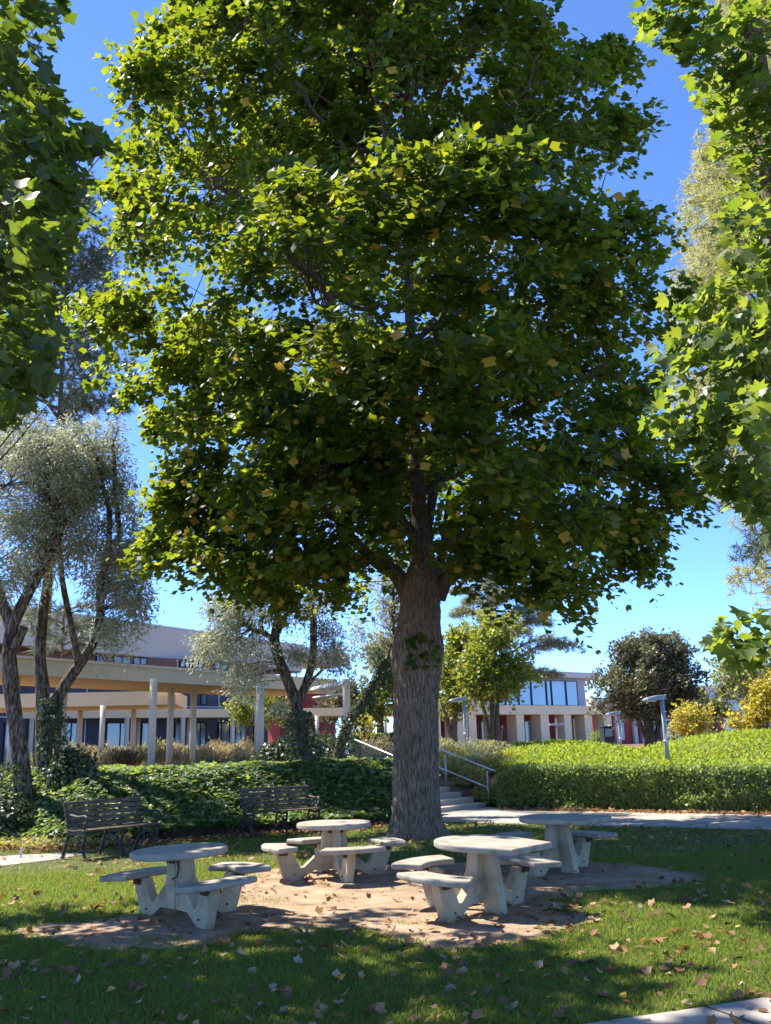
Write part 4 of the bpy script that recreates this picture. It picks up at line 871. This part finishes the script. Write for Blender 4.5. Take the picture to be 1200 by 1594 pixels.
# bright ground cover on the mound behind the hedge
def mound_ok(x, y): return (y > y_hedge(x)+.9) & (y < y_hedge(x)+13) & (((x-STR[0])*STE[0]+(y-STR[1])*STE[1]) > 1.5) & (x > 2.6+.2*(y-26))
p, nr = surf_scatter(170000, 2.6, 18, 18, 37, mound_ok, .22, .10); n = len(p)
tag(leaf_mesh('ground_cover', p, nr+RNG.normal(size=(n, 3))*.55, .12*(.6+.8*RNG.random(n)), SLIM_V*[1.2, 1, 1], SLIM_F, None, M['cover'], RNG.normal(size=(n, 3))*.6+[0, 0, .55]), kind='stuff')
def shrub(name, x, y, r, h, n, m, label, size=.1, tv=SLIM_V, tf=SLIM_F, cat='shrub', group=None, spiky=.6, base=None, z=None):
    z0 = float(height(x, y)) if z is None else z
    root = empty(name, (x, y, z0-.02), 0, label, cat, group)
    u = unit(RNG.normal(size=(n, 3))); u[:, 2] = np.abs(u[:, 2]); rr_ = RNG.random(n)**.35
    lum = 1+.35*(fbm(np.stack([np.arctan2(u[:, 1], u[:, 0])*1.6+x, u[:, 2]*3+y], -1), 61)-.5)
    pos = u*rr_[:, None]*np.array([r, r, h])*lum[:, None]
    nr = u+RNG.normal(size=(n, 3))*.6; tg = u*spiky+RNG.normal(size=(n, 3))*.35+[0, 0, spiky]
    tag(leaf_mesh('foliage', pos, nr, size*(.6+.8*RNG.random(n)), tv, tf, root, m, tg), kind='stuff')
    it = [(bez((0, 0, -.05), (a*r*.2, b_*r*.2, h*.4), (a*r*.6, b_*r*.6, h*.75), 5), np.linspace(.02, .006, 5), 4) for a, b_ in RNG.normal(size=(9, 2))*.7]
    tag(tubes_mesh('stems', it, M['limb'], root), kind='stuff'); return root
# dry lavender bed behind the ivy, shrub by shrub
k = 0
for row, (Yr, hgt) in enumerate(((31.2, .75), (33.5, .8), (36.5, .85), (40, .9), (43.5, .9))):
    for px in np.arange(95 if row < 2 else 60, 400, 34 if row < 2 else 27):
        pxx = px+RNG.uniform(-8, 8); p = P(pxx, 1180, Yr+RNG.uniform(-.7, .7))
        dry = RNG.random()
        m_ = 'drybase' if (row == 0 and dry < .45) else ('straw' if dry < .85 else 'mixshrub')
        lab = {'drybase': 'dark brown', 'straw': 'straw-coloured', 'mixshrub': 'greenish'}[m_]+' dry shrub in the '+('nearest', 'second', 'third', 'fourth', 'farthest')[row]+' row, '+('by the ivy-clad olive' if pxx < 118 else 'left of the white front column' if pxx < 158 else 'between white and cream columns' if pxx < 205 else 'left of the tall cream column' if pxx < 236 else 'right of the tall cream column' if pxx < 264 else 'between the paired columns' if pxx < 300 else 'right of the paired columns' if pxx < 335 else 'left of the downpipe' if pxx < 370 else 'by the thick column')
        shrub('lavender_shrub', p[0], p[1], .62 if row < 2 else .75, hgt*(.75+.4*RNG.random()), 900, M[m_], lab, .17, SLIM_V*[.6, 1, 1], group='dry shrubs in the bed behind the ivy', spiky=1.0)
for px, Y, r, h in ((556, 28.5, .6, .8), (572, 29.5, .65, .85), (590, 29, .6, .75), (606, 29.8, .6, .8), (560, 32, .7, .9), (580, 33, .7, .9), (600, 33, .7, .9)):
    p = P(px, 1185, Y); shrub('lavender_shrub', p[0], p[1], r, h, 800, M['straw'], 'straw-coloured dry shrub '+('just above' if Y < 31 else 'farther beyond')+' the left handrail, '+('by the end post' if px < 565 else 'in the middle' if px < 585 else 'next to the big trunk edge'), .16, SLIM_V*[.6, 1, 1], group='dry shrubs beyond the left handrail', spiky=1.0)
# bank of mixed shrubs right of the steps
for px, py, Y, r, h, m_, lab in ((757, 1238, 26.6, .42, .55, 'mixshrub', 'low mixed green and tan shrub at the foot of the steps'), (735, 1215, 27.3, .5, .65, 'mixshrub', 'tan-flecked shrub beside the lower steps'), (775, 1222, 26.3, .5, .75, 'hedge', 'dark green shrub where the hedge meets the shrub bank'),
                             (712, 1190, 28.3, .6, .7, 'mixshrub', 'dry tan shrub beside the right handrail'), (745, 1180, 28.5, .65, .8, 'greyshrub', 'grey-green shrub below the left lamp post'), (775, 1190, 28, .6, .7, 'mixshrub', 'yellowish shrub behind the end of the hedge'),
                             (700, 1165, 30.5, .8, .9, 'mixshrub', 'olive-tan shrub above the steps near the trunk'), (735, 1155, 31, .85, 1.05, 'greyshrub', 'large silvery grey shrub around the left lamp post'), (765, 1160, 31.5, .8, .85, 'greyshrub', 'silvery shrub under the dark twin-trunked tree'), (797, 1172, 29.5, .6, .5, 'goldshrub', 'small golden shrub at the left end of the bright mound'), (690, 1150, 34, .8, .9, 'greyshrub', 'grey shrub just right of the big trunk')):
    p = P(px, py, Y); shrub('mixed_shrub', p[0], p[1], r, h*.72, 1500, M[m_], lab, .11, SLIM_V*[1.3, 1, 1], spiky=.8)
for px, py, Y, r, h, m_, lab in ((425, 1215, 24.6, .6, .8, 'vine', 'dark leafy undergrowth left of the second olive base'), (452, 1205, 24.4, .55, 1.0, 'vine', 'dark leafy undergrowth against the second olive trunk'), (505, 1210, 25.2, .6, .9, 'vine', 'dark leafy undergrowth between the two leaning olives'),
                             (440, 1190, 30, .7, 1.1, 'hedge', 'green shrub behind the thick white column'), (470, 1190, 31, .8, 1.2, 'hedge', 'green shrub in front of the red block'), (505, 1185, 32, .8, 1.2, 'mixshrub', 'mixed shrub in front of the red block'), (530, 1190, 29, .6, 1.0, 'hedge', 'green shrub beside the end post'),
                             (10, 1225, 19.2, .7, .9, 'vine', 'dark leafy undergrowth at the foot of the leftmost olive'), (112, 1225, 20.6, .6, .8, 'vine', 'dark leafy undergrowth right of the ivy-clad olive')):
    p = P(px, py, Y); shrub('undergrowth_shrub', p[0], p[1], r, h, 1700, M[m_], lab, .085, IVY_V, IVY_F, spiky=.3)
# far trimmed hedge behind the left handrail
p0, p1 = P(540, 1160, 44), P(640, 1160, 45); z0 = 1.15
fh = empty('far_hedge', (p0[0], p0[1], z0), 0, 'short trimmed green hedge beyond the handrail, left of the trunk', 'hedge')
n = 6000; t = RNG.random(n); f_ = RNG.random(n) < .5
pos = np.stack([t*(p1[0]-p0[0]), t*(p1[1]-p0[1])+np.where(f_, 0, RNG.random(n)*1.4), np.where(f_, RNG.random(n)*1.0, 1.0)+.05*RNG.random(n)], -1)
tag(leaf_mesh('foliage', pos, RNG.normal(size=(n, 3))+np.where(f_[:, None], [0, -1, .4], [0, 0, 1.4]), .13, SLIM_V*[1.8, 1, 1], SLIM_F, fh, M['hedge']), kind='stuff')
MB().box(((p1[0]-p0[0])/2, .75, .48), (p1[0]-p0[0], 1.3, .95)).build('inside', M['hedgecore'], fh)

# ================================================================== TREES BEYOND
def bg_tree(name, px, Y, label, blobs, ncl, nl, lsize, m, trunks, rad, tv=SLIM_V*[2.4, 1, 1], tf=SLIM_F, bark='limb', **kw):
    b = P(px, 1160, Y); b[2] = float(height(b[0], b[1]))-.05
    lim = []
    for pts, r0, r1 in trunks: lim.append(([np.array([*P(pts[0][0], pts[0][1], Y)[:2], b[2]])]+[P(x, y, Y) for x, y in pts[1:]], r0, r1, 'trunk' if not lim else 'limb'))
    return rtree(name, b, label, lim, blob([(x, y, Y, a, c) for x, y, a, c in blobs], ncl), nl, lsize, m, M[bark], rad, tv=tv, tf=tf, **kw)
bg_tree('street_tree', 707, 41, 'yellow-green tree with a single dark trunk right behind the lamp post', [(712, 1030, 34, 50), (700, 1075, 26, 40), (735, 1060, 26, 40), (725, 990, 30, 40)], 80, 120, .16, M['yellowtree'], [([(706, 1150), (707, 1125), (710, 1095), (716, 1060), (718, 1020)], .17, .07), ([(707, 1120), (690, 1098), (680, 1085)], .12, .06)], .62)
bg_tree('street_tree', 768, 34, 'olive-yellow tree on a dark cluster of three thin trunks', [(770, 1020, 38, 50), (755, 1060, 34, 30), (795, 1050, 30, 36), (770, 975, 26, 24), (735, 1040, 26, 36)], 100, 110, .13, M['yellowtree'], [([(768, 1172), (766, 1120), (764, 1080), (760, 1040)], .10, .05), ([(774, 1172), (774, 1120), (776, 1080), (784, 1040)], .09, .05), ([(764, 1172), (757, 1120), (752, 1100), (745, 1075)], .08, .04)], .5)
bg_tree('street_tree', 592, 46, 'sunlit yellow-green tree half hidden by the left side of the big trunk', [(590, 1080, 28, 36), (610, 1060, 24, 40), (570, 1110, 18, 20), (600, 1020, 24, 30)], 70, 110, .17, M['yellowtree'], [([(592, 1160), (592, 1120), (594, 1090), (598, 1050)], .2, .08)], .65)
bg_tree('street_tree', 557, 62, 'dark green tree beyond the red block left of the trunk', [(545, 1090, 22, 30), (520, 1105, 18, 18), (570, 1080, 14, 20)], 50, 80, .22, M['carob'], [([(548, 1160), (548, 1120), (546, 1090)], .2, .1)], .8)
bg_tree('street_tree', 380, 43, 'thin pale-barked yellow-green tree behind the white column', [(372, 1100, 16, 20), (395, 1110, 18, 26), (430, 1105, 14, 22), (415, 1080, 20, 22)], 40, 70, .13, M['yellowtree'], [([(384, 1180), (383, 1140), (384, 1110)], .09, .04), ([(390, 1180), (391, 1140), (396, 1110)], .07, .03)], .5)
bg_tree('young_tree', 567, 38, 'sapling with yellowing leaves standing behind the ivy-wrapped leaning olive', [(567, 1130, 12, 20)], 14, 60, .10, M['goldshrub'], [([(567, 1180), (567, 1150), (567, 1125)], .04, .02)], .3)
bg_tree('carob_tree', 1010, 58, 'round dense dark brownish green tree behind the lamp posts', [(1010, 1050, 84, 62), (1005, 1030, 60, 50), (960, 1075, 40, 45), (1060, 1080, 40, 40), (1015, 1010, 50, 30), (1010, 1100, 70, 25)], 330, 95, .19, M['carob'], [([(1012, 1165), (1010, 1130), (1004, 1090), (1000, 1050)], .36, .14), ([(1010, 1130), (985, 1105), (965, 1090)], .16, .07), ([(1012, 1130), (1035, 1100), (1050, 1080)], .16, .07)], .72, up=.8)
bg_tree('pale_tree', 1150, 55, 'airy pale green tree at the right behind the yellow shrubs', [(1150, 1060, 46, 46), (1130, 1030, 30, 26), (1175, 1040, 36, 36), (1120, 1090, 18, 26), (1185, 1090, 30, 30), (1220, 1050, 40, 50)], 150, 85, .17, M['palegreen'], [([(1118, 1165), (1112, 1125), (1120, 1090), (1130, 1050)], .16, .06), ([(1165, 1165), (1166, 1120), (1160, 1070)], .12, .05)], .7)
bg_tree('gold_tree', 1075, 44, 'small bushy tree with golden leaves just left of centre of the mound top', [(1075, 1120, 26, 22), (1085, 1105, 14, 12), (1060, 1135, 14, 12), (1095, 1130, 14, 16)], 40, 80, .13, M['goldshrub'], [([(1078, 1165), (1077, 1145), (1075, 1125)], .08, .04)], .45)
bg_tree('gold_tree', 1192, 34, 'yellow-green bushy tree cut by the right edge above the mound', [(1190, 1100, 20, 36), (1175, 1110, 12, 24), (1210, 1080, 30, 50), (1150, 1125, 18, 10)], 60, 80, .12, M['goldshrub'], [([(1195, 1160), (1195, 1130), (1194, 1100)], .09, .04)], .4)
p = P(935, 1160, 66); tb = shrub('topiary_bush', p[0], p[1], .95, 1.25, 1600, M['hedge'], 'small round clipped bush in front of the cream pillars', .14, SLIM_V*[1.8, 1, 1], spiky=.3, cat='bush')

# needles: pine, cedar and the grey conifer
def conifer(name, px, Y, z0, z1, r0, r1, label, m, nb, nt, nlen, sag, keep=None, nn=16, wd=1.0, bark='limb', pw=1.0, rise=.0, spread=.16, trunk_r=.3, az=None):
    b = P(px, 1160, Y); gzv = float(height(b[0], b[1])); b[2] = gzv-.05
    root = empty(name, b, 0, label, 'tree'); H = z1-gzv
    tubes_mesh('trunk', [(np.array([[0, 0, 0], [.05, 0, H*.4], [0, .03, H*.8], [0, 0, H]]), [trunk_r, trunk_r*.7, trunk_r*.35, .03], 12)], M[bark], root)
    items = []; tp = []; td = []
    for k in range(nb):
        f = (k+RNG.random())/nb; z = z0+(z1-z0)*f-gzv; L = (r0+(r1-r0)*f**pw)*(.65+.45*RNG.random()); a = k*2.39996+RNG.normal()*.3 if az is None else RNG.uniform(*az)
        d = np.array([math.cos(a), math.sin(a), 0]); e = d*L+[0, 0, z+rise*L-sag*L]; mid = d*L*.55+[0, 0, z+rise*L*.9]
        if keep is not None:
            ew_ = proj(np.array(root.location)+e)
            if not bool(keep(np.float64(ew_[0]), np.float64(ew_[1]))): continue
        path = bez((0, 0, z), mid, e, 9); items.append((path, np.linspace(.02+.014*L, .008, 9), 5))
        t = .22+.78*RNG.random(nt)**.7; ii = t*8; i0 = np.minimum(ii.astype(int), 7); q = path[i0]+(path[i0+1]-path[i0])*(ii-i0)[:, None]
        q = q+RNG.normal(size=(nt, 3))*np.array([spread, spread, spread*.6])*(.4+L*.35); tp.append(q); td.append(np.repeat(d[None], nt, 0))
    tp = np.concatenate(tp); td = np.concatenate(td)
    if keep is not None:
        w_ = tp+np.array(root.location); dd = w_-ORG; zc = dd@FWD; k = keep(600+FPX*(dd@RGT)/zc, 797-FPX*(dd@UPV)/zc); tp, td = tp[k], td[k]
    n = len(tp)*nn; P_ = np.repeat(tp, nn, 0)+RNG.normal(size=(n, 3))*.03; D_ = unit(np.repeat(td, nn, 0)*.8+RNG.normal(size=(n, 3))*.75+[0, 0, .25-sag])
    tag(leaf_mesh('needles', P_, RNG.normal(size=(n, 3)), nlen*(.6+.7*RNG.random(n)), NEED_V*[wd, 1, 1], NEED_F, root, m, D_), kind='stuff')
    tag(tubes_mesh('branchwork', items, M[bark], root), kind='stuff'); return root
def pine_keep(a, b): return a < np.interp(b, [-200, 100, 190, 260, 330, 420, 640, 700], [60, 85, 90, 130, 200, 205, 212, 100])
conifer('pine_tree', 60, 37, 12.5, 29, 4.6, 2.4, 'tall dark pine with long needles behind the left olives', M['pine'], 90, 60, .34, .12, pine_keep, 18, 2.4, rise=.35, spread=.30, trunk_r=.17)
conifer('pine_tree', 88, 29, 4.6, 6.1, 1.7, 1.1, 'young pine top with needle tufts seen between the left olive trunks', M['pine'], 14, 9, .36, .15, None, 24, 1.6, rise=.35, spread=.22, trunk_r=.1)
def con_keep(a, b): return a > np.interp(b, [-100, 120, 150, 200, 260, 300, 400, 560, 760, 860, 960, 990], [1130, 1110, 1085, 1078, 1085, 1062, 1036, 1024, 1085, 1118, 1150, 1170])+RNG.normal(size=np.shape(a))*8
conifer('tall_conifer', 1300, 31, 6.2, 31, 5.2, 2.4, 'tall feathery grey-green conifer behind the trees at the right', M['conifer'], 240, 100, .30, .22, con_keep, 11, 3.4, rise=.30, spread=.26)
conifer('tall_conifer', 1275, 27, 6.0, 11, 3.2, 3.2, 'dark lower conifer boughs hanging at the right edge under the sunlit leaves', M['pine'], 44, 60, .24, .35, lambda a, b: (a > np.interp(b, [720, 800, 850, 950], [1080, 1110, 1125, 1160])), 16, 2.6, rise=.2, spread=.22, trunk_r=.2)
conifer('cedar_tree', 772, 52, 3.9, 11.5, 5.2, 1.8, 'blue-green cedar with long drooping boughs above the cream pillars', M['cedar'], 42, 150, .34, .30, lambda a, b: (a > 690), 9, 3.4, rise=.62, spread=.12, trunk_r=.28)

# ================================================================== LAMPS, BIN, PERSON, STAKE
def lamp(px, ptop, Y, label, pw=.055, arm=-1, head=.52, base_py=None):
    p = P(px, ptop, Y); zt = p[2]; z0 = float(height(p[0], p[1])); H = zt-z0
    r = empty('lamp_post', (p[0], p[1], z0-.02), 0, label, 'lamp post', 'grey lamp posts in the planting')
    MB().tube([(0, 0, 0), (0, 0, H*.5), (0, 0, H-.02)], [pw*1.1, pw, pw], 10).build('pole', M['lampgrey'], r, True)
    MB().tube([(0, 0, 0), (0, 0, .12)], pw*1.7, 12).build('base_collar', M['lampgrey'], r, True)
    MB().box((0, -pw*1.02, H*.45), (pw*.9, .02, .26), 0, .006).build('access_door', M['alum'], r)
    MB().tube([(0, 0, H*.40), (0, 0, H*.40+.05)], pw*1.18, 12).build('band', M['steel'], r, True)
    x1 = arm*head; mb = MB()
    sec = [(-arm*.10, .05, .07, .02), (-arm*.02, .10, .09, .0), (x1*.35, .15, .09, -.01), (x1*.8, .14, .06, -.03), (x1, .08, .03, -.04)]
    V = []
    for x, hw, hh, dz in sec: V += [(x, -hw, H+dz-hh*.4), (x, hw, H+dz-hh*.4), (x, hw*.75, H+dz+hh), (x, -hw*.75, H+dz+hh)]
    F = [(0, 1, 2, 3), (16, 17, 18, 19)]+[(q*4+e, q*4+(e+1) % 4, q*4+4+(e+1) % 4, q*4+4+e) for q in range(4) for e in range(4)]
    mb.add(V, F); o = mb.build('lamp_head', M['lampgrey'], r); bevel(o, .015, 2)
    MB().box((x1*.58, 0, H-.062), (head*.5, .2, .02), 0, .005).build('lens', M['lampglass'], o)
    return r
lamp(1030, 1086, 26.0, 'tall grey lamp post standing in the bright green mound')
lamp(962, 1110, 40.0, 'grey lamp post before the dark round tree, arm pointing left', .05)
lamp(722, 1088, 33.0, 'lamp post right beside the big trunk, in front of the yellow-green trees', .055)
lamp(1110, 1118, 62.0, 'small far lamp post by the golden bush', .07, 1, .4)
lamp(1150, 1108, 62.0, 'distant thin lamp post against the pale tree at right', .07, 1, .3)
p = P(866, 1128, 74); z0 = 1.1
r = empty('path_light', (p[0], p[1], z0), 0, 'small cross-armed light pole in front of the pillared building', 'light pole')
MB().tube([(0, 0, 0), (0, 0, p[2]-z0+.45)], .06, 8).build('pole', M['lampgrey'], r); MB().box((0, 0, p[2]-z0), (1.1, .3, .16), .1, .03).build('lamp_head', M['lampgrey'], r)
p = P(945, 1160, 62); z0 = float(height(p[0], p[1]))
r = empty('waste_bin', (p[0], p[1], z0), 0, 'dark bin with a pale blue panel beside the round bush', 'bin')
o = MB().box((0, 0, .65), (.62, .55, 1.3), .3, .04).build('body', M['binblack'], r); MB().box((.1, -.29, .95), (.5, .03, .5), .3, .01).build('panel', M['binblue'], r); MB().box((0, 0, 1.33), (.68, .6, .06), .3, .02).build('lid', M['binblack'], r)
p = P(784, 1150, 70); z0 = 1.12
pr = empty('person', (p[0], p[1], z0), R(60), 'person in dark clothes walking under the cream pillars', 'person')
def skin_body(name, verts, edges, rad, m, parent):
    me = bpy.data.meshes.new(name); me.from_pydata(verts, edges, []); o = link(name, me, parent, m)
    md = o.modifiers.new('s', 'SKIN')
    for v, r_ in zip(me.skin_vertices[0].data, rad): v.radius = (r_, r_)
    me.skin_vertices[0].data[0].use_root = True
    sb = o.modifiers.new('d', 'SUBSURF'); sb.levels = 1; sb.render_levels = 1; return o
bv = [(0, 0, .95), (0, 0, 1.2), (0, 0, 1.42), (0, .02, 1.52), (-.10, 0, .88), (-.11, .20, .50), (-.11, .26, .08), (-.11, .40, .03), (.10, 0, .88), (.11, -.02, .48), (.11, -.28, .12), (.11, -.16, .03),
      (-.19, 0, 1.40), (-.25, -.10, 1.14), (-.24, .02, .92), (.19, 0, 1.40), (.25, .10, 1.14), (.24, .24, .96)]
be = [(0, 1), (1, 2), (2, 3), (0, 4), (4, 5), (5, 6), (6, 7), (0, 8), (8, 9), (9, 10), (10, 11), (2, 12), (12, 13), (13, 14), (2, 15), (15, 16), (16, 17)]
skin_body('body', bv, be, [.16, .15, .15, .06, .10, .075, .05, .04, .10, .075, .05, .04, .065, .05, .035, .065, .05, .035], M['darkcloth'], pr)
skin_body('head', [(0, .03, 1.54), (0, .03, 1.64), (0, .04, 1.72)], [(0, 1), (1, 2)], [.06, .10, .07], M['skin'], pr)
skin_body('hair', [(0, -.03, 1.60), (0, 0, 1.70), (0, .02, 1.75)], [(0, 1), (1, 2)], [.07, .105, .07], M['hair'], pr)
p = G(32, 1336); r = empty('marker_stake', (p[0], p[1], 0), 0, 'short white marker stake at the edge of the weeds on the left', 'stake')
MB().box((0, 0, .07), (.03, .025, .17), .2, .004).build('post', M['white'], r); MB().box((0, 0, .165), (.036, .031, .02), .2, .004).build('cap', M['white'], r)

# ================================================================== FALLEN LEAVES
variants = {}
NA = 15
def dead_mesh(m_):
    a = np.arange(NA)/NA*2*np.pi; lob = .36+.20*np.abs(np.cos(a*2.5))**1.3+.07*RNG.normal(size=NA)
    rim = np.stack([np.cos(a)*lob, np.sin(a)*lob*(.75+.35*RNG.random()), 0*a], -1); mid = rim*.55; V = np.concatenate([[[0, 0, 0]], mid, rim])
    fx, fy = RNG.normal(size=2); cu = .25+.55*RNG.random(); u = V[:, 0]*math.cos(fx)+V[:, 1]*math.sin(fx); w2 = V[:, 0]*math.sin(fy)-V[:, 1]*math.cos(fy)
    V[:, 2] = cu*u*u+RNG.choice([-.5, .7])*w2*w2*cu+.10*np.sin(V[:, 0]*9+fx*3)*np.abs(w2)+RNG.normal(size=len(V))*.025
    V[:, 2] -= V[:, 2].min()
    k = np.arange(NA); F = [np.stack([0*k, 1+k, 1+(k+1) % NA], -1), np.stack([1+k, 1+NA+k, 1+NA+(k+1) % NA, 1+(k+1) % NA], -1)]
    me = np_mesh('fallen_leaf', V, F, True); me.materials.append(m_); return me
for kname, m_ in DEAD.items(): variants[kname] = [dead_mesh(m_) for q in range(7)]
LM = [(-2.18, 10.12, 'the shaded left table'), (-.8, 13.02, 'the four-seat middle table'), (.87, 10.12, 'the near right table'), (2.13, 12.95, 'the far right table'), (.45, 18.1, 'the big trunk'), (-4.7, 16.4, 'the left bench'), (-2.2, 19.2, 'the bench in the ivy')]
def zone(x, y):
    q = np.array([[x, y]]); dn = sorted((math.hypot(x-a, y-b), nm, a, b) for a, b, nm in LM)[0]
    near = f'{"right" if x > dn[2] else "left"} of {dn[1]}'
    if dn[0] > 1.3: near = ('in front of ' if y < dn[3]-1.2 else 'beyond ' if y > dn[3]+1.2 else ('to the right of ' if x > dn[2] else 'to the left of '))+dn[1]
    if is_dirt(q)[0]: return 'on bare dirt '+near
    if in_poly(q, PAVE_A)[0]: return 'on the pale pavement '+near
    if in_poly(q, NEAR_A)[0]: return 'on the corner path at the bottom right'
    if y < 8.0: return 'on front lawn, '+('lower left corner' if x < -1.6 else 'bottom left of the middle' if x < -.5 else 'bottom middle' if x < .6 else 'bottom right of the middle' if x < 1.7 else 'lower right corner')
    return 'on grass '+near
def drop(x, y, kind, s, z=.028):
    o = bpy.data.objects.new('fallen_leaf', variants[kind][RNG.integers(0, 7)]); COL.objects.link(o)
    zz_ = .022 if is_dirt(np.array([[x, y]]))[0] else (.02 if (in_poly(np.array([[x, y]]), PAVE_A)[0] or in_poly(np.array([[x, y]]), NEAR_A)[0]) else z)
    o.location = (x, y, zz_); o.rotation_euler = (RNG.normal()*.3, RNG.normal()*.3, RNG.random()*6.283); o.scale = (s, s, s)
    tag(o, f'{"small" if s < .065 else "large" if s > .085 else "curled"} {kind} fallen leaf {zone(x, y)}', 'fallen leaf', 'fallen leaves scattered over lawn and dirt')
cnt = 0; kinds = ['brown']*8+['reddish']*4+['tan']*5+['pale']*2+['yellow']*1
for px, py, kd in ((5, 1507, 'yellow'), (120, 1533, 'pale'), (62, 1562, 'pale'), (212, 1570, 'pale'), (280, 1480, 'pale'), (425, 1542, 'pale'), (446, 1551, 'reddish'), (465, 1503, 'pale'), (350, 1551, 'brown'), (422, 1484, 'reddish'), (350, 1470, 'reddish'),
                   (408, 1574, 'tan'), (538, 1556, 'tan'), (525, 1526, 'pale'), (440, 1585, 'pale'), (700, 1520, 'brown'), (800, 1575, 'tan'), (700, 1546, 'tan'), (775, 1508, 'pale'), (840, 1508, 'pale'), (1040, 1505, 'tan'), (1030, 1370, 'reddish'), (1045, 1432, 'tan'), (1170, 1553, 'reddish'), (900, 1505, 'tan'), (1010, 1517, 'brown')):
    p = G(px, py); drop(p[0], p[1], kd, .07+.03*RNG.random()); cnt += 1
DRIFT = [(RNG.uniform(-2.5, 3.6), RNG.uniform(6.4, 10.5)) for _ in range(13)]
while cnt < 285:
    y = math.sqrt(RNG.random()*(20**2-6.1**2)+6.1**2) if RNG.random() < .35 else RNG.uniform(6.1, 11.5); x = RNG.uniform(-1, 1)*(y*.42+.2)
    if RNG.random() < .42: a_, b_ = DRIFT[RNG.integers(0, 13)]; x, y = a_+RNG.normal()*.42, b_+RNG.normal()*.32
    q = np.array([[x, y]])
    if y < 6 or not (in_poly(q, LAWN_A)[0] or in_poly(q, PAVE_A)[0] or in_poly(q, NEAR_A)[0]) or in_poly(q, LEFT_A)[0]: continue
    if x < 0 and RNG.random() < .35: continue
    if y > 12 and RNG.random() < .3: continue
    if (x-.45)**2+(y-18.1)**2 < .7**2: continue
    drop(x, y, kinds[RNG.integers(0, len(kinds))], .045+.045*RNG.random()**1.5); cnt += 1
# small crumbled litter: too fine and many to count
n = 5200; y = RNG.uniform(6, 21.5, n); x = RNG.uniform(-1, 1, n)*(y*.43+.3); p2 = np.stack([x, y], -1)
edge = np.exp(-np.abs(y-y_front(x))/.5)+np.exp(-np.abs(y-y_hedge(x))/.35)*(x > 2.5); wgt = .25+.75*(fbm(p2*.8, 91) > .5)+(y > 15)*.5
ok = (RNG.random(n) < wgt*.7) & (in_poly(p2, LAWN_A)) ; p2 = p2[ok]
xe = RNG.uniform(-9, 12, 5000); ye = np.where(xe < .9, y_front(np.minimum(xe, .9)), y_hedge(xe))-np.abs(RNG.normal(size=5000))*.3-.05; e2 = np.stack([xe, ye], -1)[(xe < .6) | (xe > 2.7)]
p2 = np.concatenate([p2, e2]); n = len(p2)
pos = np.stack([p2[:, 0], p2[:, 1], .02+.03*RNG.random(n)], -1)
tag(leaf_mesh('leaf_litter', pos, RNG.normal(size=(n, 3))*.45+[0, 0, 1], .045+.05*RNG.random(n)**2, LOBE_V, LOBE_F, None, M['litter']), kind='stuff')
